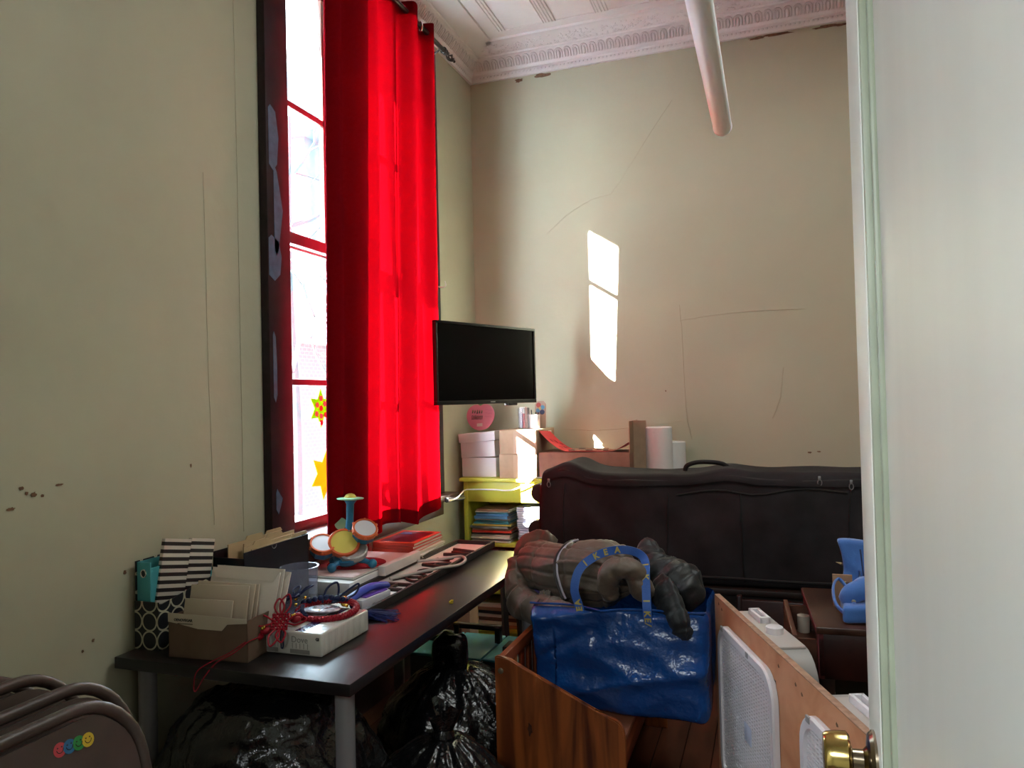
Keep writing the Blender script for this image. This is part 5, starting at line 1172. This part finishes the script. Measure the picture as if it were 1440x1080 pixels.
puff([(-.56, 2.69, .735), (-.575, 2.66, .80), (-.54, 2.65, .855), (-.49, 2.66, .85), (-.46, 2.67, .79), (-.455, 2.68, .74)], [.035, .045, .048, .048, .045, .035], .09, .006, 3, JB, 'hood', jb, 80, .8, 1.0, .3)
puff([(-1.04, 3.02, .76), (-1.00, 3.0, .84), (-.93, 3.0, .875), (-.86, 2.97, .865)], [.03, .045, .045, .03], .09, .006, 4, JB, 'collar', jb, 70, .7, 1.0)
zp = cat([(-.745, 2.90, .905), (-.765, 2.83, .902), (-.790, 2.775, .865), (-.790, 2.745, .815), (-.775, 2.735, .76), (-.755, 2.73, .715)], 8)
MB().tube(zp, .0045, 8).build('zip', mat('zip_pale', (.36, .32, .38), .35), jb)
MB().tube([p + Vector((-.010, -.002, 0)) for p in zp], .005, 8).build('zip_edge', mat('zip_edge_dark', (.025, .02, .02), .5), jb)
m = MB(); 
for k in range(7): m.box((-.862 + k * .007, 2.752 - k * .002, .724 + .001 * k), (.004, .003, .016 + .004 * (k % 3)), Matrix.Rotation(.2, 3, 'Y'))
stuff(m.build('embroidered_mark', mat('thread_pale', (.26, .22, .19), .6), jb))
jg = thing('grey_jacket', 'dark grey padded jacket hanging out of the blue bag on the right', 'jacket', (-.40, 2.84, .72))
puff([(-.50, 2.90, .90), (-.47, 2.88, .88), (-.43, 2.84, .82), (-.37, 2.82, .785), (-.31, 2.80, .755), (-.25, 2.79, .735)], [.022, .04, .062, .085, .080, .045], .045, .006, 5, JG, 'jacket_body', jg, 100, .9, 1.0, .3)
puff([(-.41, 2.73, .80), (-.37, 2.67, .765), (-.335, 2.63, .715), (-.315, 2.615, .66), (-.315, 2.61, .635)], [.05, .056, .052, .042, .03], .05, .006, 6, JG, 'sleeve', jg, 80, .8, 1.1)

# ------------------------------------------------------------------ plywood board with two box fans set in it
PLY = wood('plywood', '#b4754e', '#cd9570', 5, 'X', .5, bump=.02); PLYE = mat('plywood_edge', (.30, .17, .11), .7, var=(60, .25))
pA, pB = Vector((-.213, 2.771, 0)), Vector((.255, 1.470, 0)); pd = (pB - pA).normalized(); pn = Vector((-pd.y, pd.x, 0)) * -1   # pn points to the window side
if pn.x > 0: pn = -pn
PM = frame(pA, pd, (0, 0, 1))      # x along the board, y up, z = pd x up
LN = (pB - pA).length
zsg = 1 if (PM.to_3x3() @ Vector((0, 0, 1))).dot(pn) > 0 else -1      # local z sign of the visible face
ply = thing('plywood_board', 'bare plywood board standing upright with two fans mounted in it', 'board', (pA + pB) / 2)
W['pm'] = PM
def pbox(m, x0, x1, y0, y1, z0, z1, bevel=0.0): 
    return m.bx(x0, x1, y0, y1, min(zsg * z0, zsg * z1), max(zsg * z0, zsg * z1), bevel=bevel)
# sheet with two openings, built from strips
F1, F2, FW_, FZ0, FZ1 = .085, .80, .53, .150, .690
m = MB()
for (x0, x1, y0, y1) in ((0, F1 + .02, 0, .755), (F1 + FW_ - .02, F2 + .02, 0, .755), (F2 + FW_ - .02, LN, 0, .755), (F1 + .02, F1 + FW_ - .02, 0, FZ0 + .02), (F1 + .02, F1 + FW_ - .02, FZ1 - .02, .755), (F2 + .02, F2 + FW_ - .02, 0, FZ0 + .02), (F2 + .02, F2 + FW_ - .02, FZ1 - .02, .755)):
    pbox(m, x0, x1, y0, y1, -.018, 0)
bmesh.ops.remove_doubles(m.bm, verts=m.bm.verts[:], dist=1e-5)
loc_build(m, PM, 'sheet', PLY, ply)
m = MB(); pbox(m, 0, LN, .7535, .757, -.0185, .0006, .0008); pbox(m, -.002, .0005, 0, .757, -.0185, .0006); loc_build(m, PM, 'raw_edge', PLYE, ply)
m = MB(); random.seed(14)
for (x, y) in ((.05, .735), (.085, .725), (.62, .72), (.74, .715), (.78, .705), (.98, .715), (1.05, .695), (1.2, .72)):
    poly = [(x - .006, y), (x - .002, y - .005), (x + .007, y - .002), (x + .003, y + .003), (x - .003, y + .006)]
    m.prism(poly, .0006, Matrix.Translation((0, 0, zsg * .0003 - (.0006 if zsg < 0 else 0))))
stuff(loc_build(m, PM, 'dark_nicks', CHIP, ply))
FWH = mat('fan_white', (.66, .63, .66), .35); FGR = mat('fan_grey', (.27, .25, .25), .45)
def rrect(x0, x1, y0, y1, r, n=7):
    P = []
    for (cx, cy, a0) in ((x1 - r, y1 - r, 0), (x0 + r, y1 - r, 90), (x0 + r, y0 + r, 180), (x1 - r, y0 + r, 270)):
        for k in range(n): a_ = math.radians(a0 + 90 * k / (n - 1)); P.append((cx + r * math.cos(a_), cy + r * math.sin(a_)))
    return P
def fan(fx, label, panel):
    t = thing('box_fan', label, 'fan', PM @ Vector((fx + FW_ / 2, FZ0, -zsg * .05)), 'box fans in the plywood board')
    o = rrect(fx, fx + FW_, FZ0, FZ1, .085); i_ = rrect(fx + .030, fx + FW_ - .030, FZ0 + .030, FZ1 - .030, .062); n = len(o)
    m = MB()
    Lr = [(o, .0015, 0), (o, .014, .0), (o, .020, .008), (i_, .020, -.006), (i_, .012, 0), (i_, -.012, 0)]
    rings = []
    for (pl, z, sh_) in Lr:
        cx, cy = fx + FW_ / 2, (FZ0 + FZ1) / 2
        rings.append([m.bm.verts.new((x + (cx - x) * sh_ * 2, y + (cy - y) * sh_ * 2, zsg * z)) for x, y in pl])
    for A, B in zip(rings, rings[1:]):
        for k in range(n): m._f([A[k], A[(k + 1) % n], B[(k + 1) % n], B[k]])
    loc_build(m, PM, 'grille_frame', FWH, t)
    m = MB(); x0, x1, y0, y1 = fx + .028, fx + FW_ - .028, FZ0 + .028, FZ1 - .028; s_ = .0165
    def inset(v, a, b, r=.06):
        e = min(v - a, b - v); return 0 if e >= r else r - math.sqrt(max(0, r * r - (r - e) ** 2))
    k = x0 + .010
    while k < x1: q = inset(k, x0, x1); pbox(m, k - .0026, k + .0026, y0 + q, y1 - q, .008, .012); k += .0215
    k = y0 + .006
    while k < y1: q = inset(k, y0, y1); pbox(m, x0 + q, x1 - q, k - .0022, k + .0022, .009, .013); k += .0108
    stuff(loc_build(m, PM, 'grille', FWH, t))
    m = MB(); pbox(m, fx + FW_ * .55 - .03, fx + FW_ * .55 + .03, .40, .455, .012, .016, .003); loc_build(m, PM, 'badge', mat('fan_badge', (.50, .55, .68), .4), t)
    for x in (fx + .05, fx + .31):
        m = MB(); pbox(m, x, x + .022, FZ1 - .020, FZ1 - .004, .016, .022, .001); loc_build(m, PM, 'clip', FGR, t)
    # body behind the board
    ob = rrect(fx - .005, fx + FW_ + .005, FZ0 - .01, .742, .10); m = MB()
    A = [m.bm.verts.new((x, y, -zsg * .019)) for x, y in ob]; B = [m.bm.verts.new((x, y, -zsg * .112)) for x, y in ob]
    for k in range(len(ob)): m._f([A[k], A[(k + 1) % len(ob)], B[(k + 1) % len(ob)], B[k]])
    loc_build(m, PM, 'housing', mat('fan_body', (.30, .28, .265), .45), t)
    m = MB(); k = y0; pbox(m, x0 + .01, x1 - .01, y0 + .01, y1 - .01, -.108, -.105)  # added dark plate and darkened rear wires paint interior shade behind the grille holes
    while k < y1: q = inset(k, y0, y1); pbox(m, x0 + q, x1 - q, k - .002, k + .002, -.112, -.108); k += .02
    stuff(loc_build(m, PM, 'rear_grille_shade_plate', mat('grille_shade_dark', (.03, .03, .03), .6), t))
    m = MB()
    for b in range(5):
        a0 = 2 * PI * b / 5; cx, cy = fx + FW_ / 2, (FZ0 + FZ1) / 2
        P = []
        for r_, da, z in ((.05, 0, -.05), (.21, .15, -.035), (.215, .75, -.085), (.05, .7, -.08)):
            P.append(m.bm.verts.new((cx + r_ * math.cos(a0 + da), cy + r_ * math.sin(a0 + da), zsg * z)))
        Q = [m.bm.verts.new(v.co + Vector((0, 0, -zsg * .004))) for v in P]
        m._f(P); m._f(Q[::-1])
        for k in range(4): m._f([P[k], P[(k + 1) % 4], Q[(k + 1) % 4], Q[k]])
    o2 = loc_build(m, PM, 'fan_blades', mat('blade_grey', (.10, .10, .11), .4), t)
    m = MB(); m.cyl((fx + FW_ / 2, (FZ0 + FZ1) / 2, -zsg * .04), (fx + FW_ / 2, (FZ0 + FZ1) / 2, -zsg * .105), .055, n=20); loc_build(m, PM, 'hub', FGR, t)
    if panel:
        m = MB(); pbox(m, fx + .10, fx + .46, .738, .747, -.108, -.024, .004); loc_build(m, PM, 'control_panel', mat('fan_panel', (.40, .36, .34), .5), t)
        m = MB(); pbox(m, fx + .13, fx + .24, .746, .766, -.060, -.050, .003); pbox(m, fx + .13, fx + .24, .746, .766, -.086, -.076, .003); pbox(m, fx + .13, fx + .14, .746, .766, -.086, -.050, .002); pbox(m, fx + .23, fx + .24, .746, .766, -.086, -.050, .002); loc_build(m, PM, 'carry_handle', FWH, t)
        m = MB(); m.lathe([(.026, 0), (.025, .020), (.021, .022), (.001, .022)], 24, Matrix.Translation((fx + .335, .746, -zsg * .062)) @ Matrix.Rotation(-PI / 2, 4, 'X')); loc_build(m, PM, 'speed_knob', FWH, t)
    return t
fan(F1, 'white box fan at the far end of the plywood board, its whole grille in view', True)
fan(F2, 'white box fan at the near end of the plywood board beside the brass knob', True)

# ------------------------------------------------------------------ small dark desk with a drawer pulled out
DRD = wood('dark_red_wood', '#1a0907', '#2e110d', 6, 'Y', .35); DTP = wood('dark_desk_top', '#2a1610', '#442a1f', 9, 'Y', .3); DRF = mat('red_edge', (.155, .035, .040), .4, var=(8, .15)); RAW = wood('drawer_wood', '#3a1f14', '#56301f', 9, 'Y', .55)
sdk = thing('small_desk', 'small dark red wooden desk with a drawer pulled out toward the window', 'desk', (.47, 2.83, 0))
SX0, SX1, SY0, SY1, SZ = .112, .86, 2.575, 3.085, .722
MB().bx(SX0, SX1, SY0, SY1, SZ - .022, SZ, bevel=.003).build('desk_top', DTP, sdk)
MB().bx(SX0 - .0015, SX0 + .001, SY0 + .003, SY1 - .003, SZ - .020, SZ - .002).build('red_edge', DRF, sdk)
MB().bx(SX0 + .006, SX1 - .006, SY0 + .006, SY0 + .026, SZ - .165, SZ - .022, bevel=.002).build('end_apron', DRD, sdk)
MB().bx(SX0 + .006, SX1 - .006, SY1 - .026, SY1 - .006, SZ - .165, SZ - .022, bevel=.002).build('end_apron', DRD, sdk)
m = MB(); m.bx(SX0 + .004, SX0 + .022, SY0 + .006, SY1 - .006, SZ - .040, SZ - .022); m.bx(SX0 + .004, SX0 + .022, SY0 + .006, SY0 + .045, SZ - .165, SZ - .04); m.bx(SX0 + .004, SX0 + .022, SY1 - .045, SY1 - .006, SZ - .165, SZ - .04); m.bx(SX0 + .004, SX0 + .022, SY0 + .006, SY1 - .006, SZ - .165, SZ - .155); m.build('drawer_surround', DRF, sdk)
for (x, y) in ((SX0 + .03, SY0 + .032), (SX1 - .03, SY0 + .032), (SX0 + .03, SY1 - .032), (SX1 - .03, SY1 - .032)): MB().bx(x - .022, x + .022, y - .022, y + .022, 0, SZ - .10, bevel=.003).build('leg', DRD, sdk)
dr = MB(); dx0 = SX0 - .070; dr.bx(dx0, dx0 + .016, SY0 + .035, SY1 - .035, SZ - .160, SZ - .040, bevel=.002); drw = dr.build('drawer', RAW, sdk)
m = MB(); m.bx(dx0 + .016, dx0 + .36, SY0 + .05, SY0 + .062, SZ - .15, SZ - .055); m.bx(dx0 + .016, dx0 + .36, SY1 - .062, SY1 - .05, SZ - .15, SZ - .055); m.bx(dx0 + .016, dx0 + .36, SY0 + .062, SY1 - .062, SZ - .15, SZ - .144); m.build('drawer_box', RAW, drw)
MB().lathe([(.008, 0), (.008, .014), (.018, .022), (.020, .030), (.014, .036), (.001, .037)], 20, Matrix.Translation((dx0, 2.76, SZ - .085)) @ Matrix.Rotation(-PI / 2, 4, 'Y')).build('drawer_knob', mat('knob_dark', (.035, .018, .014), .35), drw)
rl = MB(); rl.lathe([(.010, 0), (.022, 0), (.023, .06), (.010, .06)], 20, Matrix.Translation((dx0 + .046, 3.0, SZ - .143)))
single(rl, 'tape_roll', mat('roll_cream', (.50, .42, .34), .5), 'cream tape roll inside the open drawer', 'tape roll', (dx0 + .05, 2.98, SZ - .143))
sdk.rotation_euler = (0, 0, .05); sdk.location = (.47 - .0128, 2.83 + .018, 0)
# blue cloth pouch with brown pencils, tan card behind it
BCL = mat('blue_cloth', (.045, .14, .42), .75, sheen=.25, bump=(220, .35, .002), var=(7, .12))
bp_ = thing('blue_pouch', 'blue cloth pouch wrapped round with long pencils on the small dark desk', 'pouch', (.30, 2.78, SZ))
def clothf(k):
    def f(P, p):
        x, y, z = P
        return P + Vector((.012 * nz((y * 9, z * 7, k)), .014 * nz((x * 8, z * 6, k + 3)) + .010 * max(0, ridge((x * 2 + z * 3, z * 2, k), 3)), .010 * nz((x * 9, y * 9, k + 5))))
    return f
def uprt(P, p):
    z = (P.z - SZ) / .22
    P = P + Vector((-.012 * math.cos(z * 5) - (.02 if P.x < .26 else 0) * (1 - z) * -1, .03 * z, .008 * math.sin((P.x - .2) * 30)))
    return clothf(1)(P, p)
MB().rbox((.297, 2.845, SZ + .118), (.19, .045, .21), .010, (22, 10, 26), uprt).build('standing_flap', BCL, bp_, angle=180)
m = MB(); m.tube([Vector((.272 + .014 * k / 10, 2.80 - .002 * k / 10 + .035 * (1 - k / 10) - .012, SZ + .205 - .20 * k / 10)) for k in range(11)], .0025, 6); m.build('edge_seam', mat('seam_navy', (.012, .03, .10), .6), bp_)
MB().rbox((.30, 2.70, SZ + .030), (.20, .15, .056), .014, (24, 16, 10), clothf(2)).build('folded_front', BCL, bp_, angle=180)
puff([(.205, 2.70, SZ + .045), (.235, 2.69, SZ + .085), (.28, 2.70, SZ + .10), (.34, 2.71, SZ + .09)], [.016, .030, .036, .03], .4, .0, 9, BCL, 'rolled_edge', bp_, 24, .8, .7)
MB().tube(cat([(.215, 2.64, SZ + .02), (.180, 2.68, SZ + .05), (.178, 2.75, SZ + .09), (.200, 2.80, SZ + .105), (.225, 2.76, SZ + .08)], 7), .007, 8, flat=.6).build('strap', BCL, bp_)
for (x, y, z) in ((.232, 2.663, SZ + .066), (.30, 2.808, SZ + .20)): MB().lathe([(.007, 0), (.007, .003), (.001, .004)], 14, Matrix.Translation((x, y, z)) @ Matrix.Rotation(PI / 2, 4, 'X')).build('snap', CHROME, bp_)
single(MB().bx(.182, .245, 2.835, 2.845, SZ, SZ + .112, bevel=.001), 'card_piece', mat('card_tan', (.30, .17, .10), .7), 'tan card piece upright behind the blue pouch', 'card', (.21, 2.84, SZ))
for k, (p0, p1, lab) in enumerate((((.205, 2.80, SZ + .095), (.40, 2.74, SZ + .103), 'upper brown pencil lying across the blue pouch'), ((.212, 2.785, SZ + .062), (.40, 2.70, SZ + .03), 'lower brown pencil lying across the blue pouch'), ((.196, 2.86, SZ + .150), (.36, 2.885, SZ + .10), 'yellow tipped pencil behind the blue pouch'))):
    t = thing('pencil', lab, 'pencil', p0, 'pencils around the blue pouch'); a_, b_ = Vector(p0), Vector(p1); u = (b_ - a_).normalized()
    MB().cyl(a_ + u * .018, b_, .0042, n=8).build('shaft', mat('pencil_brown', (.11, .055, .05), .35), t)
    MB().cyl(a_, a_ + u * .018, .0006, .0042, n=8).build('tip', mat('pencil_tip', (.42, .33, .16), .5), t)
# dark crate behind, green things
cr_ = thing('dark_crate', 'open dark wooden crate panel behind the plywood board', 'crate', (.2, 3.5, 0))
m = MB(); m.bx(-.15, .62, 3.32, 3.338, 0.02, .598, bevel=.003); m.build('front_panel', DRD, cr_)
MB().bx(-.165, -.145, 3.312, 3.345, 0.0, .615, bevel=.003).build('corner_post', DRD, cr_)
MB().bx(-.15, -.132, 3.338, 3.72, .02, .50, bevel=.003).build('side_panel', DRD, cr_)
MB().bx(-.15, .62, 3.70, 3.72, .02, .50, bevel=.003).build('rear_panel', DRD, cr_); MB().bx(-.15, .62, 3.338, 3.70, .02, .035).build('base_panel', DRD, cr_)
GRN = mat('green_vinyl', (.012, .16, .035), .45, bump=(12, .3, .01))
def tf(P, p): return P + Vector((0, 0, .010 * abs(math.sin((P.y) * 42)) if P.z > .13 else 0))
single(MB().rbox((.30, 3.02, .10), (.30, .62, .16), .03, (12, 60, 6), tf), 'green_cushion', GRN, 'green ribbed vinyl cushion under the small dark desk', 'cushion', (.30, 3.02, .02))
gb = MB(); gb.ball((.105, 3.20, .46), (.07, .06, .09), 20, 14); gb.lathe([(.02, 0), (.05, .12), (.055, .30), (.03, .34)], 20, Matrix.Translation((.115, 3.20, .06)))
single(gb, 'green_bottle', mat('green_bright', (.05, .28, .04), .4), 'bright green rounded plastic toy beside the open drawer', 'toy', (.11, 3.2, .06))
cp_ = MB(); cp_.bx(.40, .62, 2.72, 3.05, .20, .23, bevel=.006); cp_.bx(.42, .60, 2.75, 3.0, .232, .25, bevel=.004)
single(MB().bx(.46, .66, 2.70, 3.3, .02, .20, bevel=.006), 'tan_box', CARD, 'brown box beside the green ribbed cushion under the small desk', 'box', (.56, 3.0, .02))

# ------------------------------------------------------------------ rubbish bags
TR = mat('bag_black_plastic', (0.0045, 0.0045, 0.005), 0.19, spec=.6, bump=(24, .7, .014))
def trash(name, label, c, R, Hh, seed, tail=True, lean=(0, 0), neck=.10, sq=(1, 1), tails=.12, fa=.11, cr=1.0):
    t = thing('rubbish_bag', label, 'rubbish bag', (c[0], c[1], 0), 'tied black rubbish bags')
    nu, nv = 150, 70; ln = Vector((lean[0], lean[1], 0))
    def f(u, v):
        a_ = 2 * PI * u; h_ = v * Hh
        if v < .12: r = R * (.72 + .28 * math.sin(v / .12 * PI / 2))
        elif v < .5: r = R * (1 + .03 * math.sin((v - .12) / .38 * PI))
        else:
            k = (v - .5) / .5; r = R * ((1 - neck) * math.cos(k * PI / 2) ** .8 + neck)
        kk = max(0, (v - .35) / .65)
        d = Vector((math.cos(a_), math.sin(a_), 0)); p = d * r + Vector((0, 0, h_))
        fold = sum(math.sin(a_ * n + seed * n + v * w_ + 2 * nz((math.cos(a_), math.sin(a_), v * 2), 1, seed)) * s_ for n, w_, s_ in ((7, 2, .5), (13, -3, .35), (23, 4, .25)))
        r *= 1 + kk * fa * fold * (1 - .3 * v)
        r += R * (.10 * nz(p, 3.2 / R * .3, seed) + cr * (.060 * ridge(p + d * .02, 3.0 / R * .5, seed) + .045 * ridge((p.x * 1.0 + p.z * .8, p.y, p.z * .5), 2.6 / R, seed + 4) + .022 * ridge(p, 6.0 / R, seed + 7) + .010 * nz(p, 40, seed)))
        return Vector((c[0], c[1], 0)) + Vector((d.x * r * sq[0], d.y * r * sq[1], h_ + .02 * R * fold * kk)) + ln * v * v
    m = MB(); V = m.grid(f, nu, nv, cu=True); m._f([V[i][0] for i in range(nu)][::-1]); m._f([V[i][-1] for i in range(nu)])
    m.build('bag_body', TR, t, angle=180)
    top = Vector((c[0], c[1], Hh)) + ln
    if tail:
        m = MB(); m.lathe([(neck * R * .9, -.03), (neck * R * 1.15, -.01), (neck * R * 1.1, .015), (neck * R * .8, .03)], 24, Matrix.Translation(top)); m.build('knot', TR, t)
        def g(u, v):
            a_ = 2 * PI * u; r = R * neck * (.8 + tails / neck * 1.0 * v * (1 + .5 * math.sin(a_ * 3 + seed) + .3 * math.sin(a_ * 7 + seed)))
            return top + Vector((math.cos(a_) * r, math.sin(a_) * r, .02 + tails * .75 * R / .25 * v * (1 + .25 * math.sin(a_ * 2 + seed * 2)) + .01 * nz((u * 20, v * 5, seed))))
        m = MB(); m.grid(g, 60, 14, cu=True); m.build('gathered_top', TR, t, angle=180)
    return t
trash('bag', 'large black rubbish bag slumped under the near end of the long desk', (-1.445, 1.89), .285, .62, 3.1, False, (.0, -.04), .50, (1.10, .9), .05, .03, 1.5)
trash('bag', 'black rubbish bag with a twisted knot in front of the pine bench', (-1.01, 2.085), .225, .43, 7.7, True, (.02, .04), .14, (1.02, 1), .10)
trash('bag', 'black rubbish bag with a tall topknot behind the knotted bag', (-1.19, 2.66), .262, .45, 12.4, False, (.0, .0), .2)
tk_ = bpy.data.objects
def knobf(P, p): return P + Vector((.008 * nz(P, 18, 2), .008 * nz(P, 18, 5), .006 * nz(P, 22, 9))) + Vector((0, 0, .010 * ridge(P, 12, 3)))
par = [o for o in bpy.data.objects if o.get('label') == 'black rubbish bag with a tall topknot behind the knotted bag'][0]
m = MB(); m.rbox((-1.198, 2.655, .49), (.135, .11, .15), .045, (16, 14, 18), knobf); m.build('topknot', TR, par, angle=180)

# ------------------------------------------------------------------ teal stepper, easel legs and clutter beneath the desk
TEA = mat('teal_plastic', (.035, .20, .235), .45); PADB = mat('pad_black', (.012, .012, .013), .6)
stp = thing('teal_stepper', 'teal plastic play base with black pads and a black bar under the desk', 'play equipment', (-1.42, 3.5, 0))
MB().bx(-1.70, -1.13, 3.28, 3.62, 0, .245, bevel=.012).build('base', mat('stepper_navy', (.008, .014, .025), .5), stp)
for (x0, x1) in ((-1.70, -1.555), (-1.545, -1.325), (-1.315, -1.13)):
    MB().bx(x0, x1, 3.27, 3.63, .245, .258, bevel=.004).build('top_plate', TEA, stp)
for (x, y) in ((-1.63, 3.50), (-1.20, 3.42)): MB().bx(x - .052, x + .052, y - .05, y + .05, .258, .290, bevel=.006).build('pad', PADB, stp)
m = MB()
for x in (-1.545, -1.325): m.bx(x - .014, x + .014, 3.50, 3.54, .255, .335, bevel=.003)
m.bx(-1.565, -1.305, 3.505, 3.535, .315, .340, bevel=.004); m.build('bar', PADB, stp)
ez = thing('easel', 'black wooden easel legs standing in front of the lower bookshelf', 'easel', (-1.37, 3.75, 0))
for (x0, x1) in ((-1.40, -1.345), (-1.325, -1.255)):
    m = MB(); m.tube([(x0, 3.80, .66), (x1, 3.70, .01)], .020, 4); m.build('leg', BLACK, ez)
MB().bx(-1.42, -1.30, 3.775, 3.795, .60, .64, bevel=.002).build('crossbar', BLACK, ez)
tb = MB(); tb.bx(-1.62, -1.545, 3.68, 3.80, .0, .355, bevel=.003)
single(tb, 'tan_carton', CARD, 'narrow tan carton upright behind the black bar under the desk', 'box', (-1.58, 3.74, 0))
def sagf(P, p): return P + Vector((.012 * nz(P, 8, 2), .012 * nz(P, 8, 7), .01 * nz(P, 8, 4)))
single(MB().rbox((-1.02, 3.62, .26), (.16, .14, .52), .04, (10, 10, 20), sagf), 'pink_bag', mat('pink_cloth', (.33, .02, .06), .6), 'crumpled deep pink cloth bag behind the grey desk leg', 'bag', (-1.02, 3.62, 0), angle=180)
single(MB().rbox((-1.235, 3.86, .44), (.05, .12, .10), .015, (6, 6, 6), sagf), 'purple_pouch', mat('purple_cloth', (.10, .07, .26), .6), 'small purple pouch by the shelf books and desk leg', 'pouch', (-1.235, 3.86, .40), angle=180)
single(MB().bx(-1.30, -1.15, 3.80, 3.93, .0, .39, bevel=.004), 'floor_box', CARD, 'brown box on the floor under the small purple pouch', 'box', (-1.22, 3.86, 0))

# ------------------------------------------------------------------ folding chairs leaning against the window wall
CH = mat('chair_brown_metal', (0.062, 0.042, 0.036), 0.36, spec=.5, var=(16, .15)); 
def chair():
    t = thing('folding_chair', 'x', 'chair', (0, 0, 0), 'brown folding chairs leaning by the wall')
    wv, r = .215, .10     # half width, corner radius; local x = depth, y = width, z = height
    def U(hw, z0, z1, rad, x0, x1):
        P = [(x0, -hw, z0)]
        for k in range(9): a_ = PI - k * PI / 16; P.append((x1, -hw + rad + rad * math.cos(a_), z1 - rad + rad * math.sin(a_)))
        for k in range(9): a_ = PI / 2 - k * PI / 16; P.append((x1, hw - rad + rad * math.cos(a_), z1 - rad + rad * math.sin(a_)))
        P.append((x0, hw, z0)); return P
    MB().tube(U(wv, .02, .944, .13, 0, 0), .0125, 12).build('front_frame', CH, t, world=False)
    MB().tube([(-.028, -.185, .02), (-.028, -.185, .60), (-.028, .185, .60), (-.028, .185, .02)], .011, 10).build('rear_frame', CH, t, world=False)
    poly = []
    hw, z0, z1, rad = .200, .70, .926, .115
    poly += [(-hw, z0), (-hw, z1 - rad)] + [(-hw + rad - rad * math.cos(k * PI / 16), z1 - rad + rad * math.sin(k * PI / 16)) for k in range(1, 9)] + [(hw - rad + rad * math.sin(k * PI / 16), z1 - rad + rad * math.cos(k * PI / 16)) for k in range(0, 9)] + [(hw, z0), (hw - .04, z0 - .025), (-hw + .04, z0 - .025)]
    m = MB(); m.prism(poly, .012, frame((-.004, 0, 0), (0, 1, 0), (0, 0, 1))); m.build('back_panel', CH, t, world=False)
    MB().bx(.012, .032, -.19, .19, .20, .60, bevel=.008).build('seat', CH, t, world=False)
    MB().cyl((0, -wv, .16), (0, wv, .16), .008, n=8).build('cross_bar', CH, t, world=False)
    for y in (-wv, wv): m = MB(); m.cyl((0, y, 0), (0, y, .03), .016, n=12); m.build('foot_cap', BLACK, t, world=False)
    return t
c0 = chair()
tilt = math.radians(-14)
spots = [(-1.00, .948, 'folding chair nearest the camera with four round smiley stickers'), (-1.10, 1.015, 'folding chair second in the stack, just behind the stickered one'), (-1.24, 1.02, 'folding chair third in the leaning stack, set further left'), (-1.31, .99, 'folding chair fourth in the leaning stack'), (-1.38, .97, 'folding chair fifth in the leaning stack, closest to the wall')]
for k, (x, y, lab) in enumerate(spots):
    o = c0 if k == 0 else dup(c0)
    o.location = (x, y, 0); o.rotation_euler = (0, tilt, 0); o['label'] = 'brown metal ' + lab
SMC = [(.45, .05, .06), (.02, .12, .26), (.02, .22, .05), (.55, .38, .03)]
W[c0.name] = Matrix()
for k, c_ in enumerate(SMC):
    sy = .045 + k * .0185; szz = .893 - k * .002
    s_ = MB().cyl((.0082, sy, szz), (.0088 + k * .0003, sy, szz), .0125, n=18).build('sticker', mat('smiley_%d' % k, c_, .4), c0, world=False)
    m = MB(); m.tube([(.0092 + k * .0003, sy + .0065 * math.cos(PI + a_ * PI / 8), szz + .001 + .0065 * math.sin(PI + a_ * PI / 8)) for a_ in range(9)], .0007, 4)
    for e in (-.004, .004): m.cyl((.0088 + k * .0003, sy + e, szz + .004), (.0094 + k * .0003, sy + e, szz + .004), .0013, n=8)
    stuff(m.build('smile', mat('smile_dark', (.03, .02, .02), .5), s_, world=False))
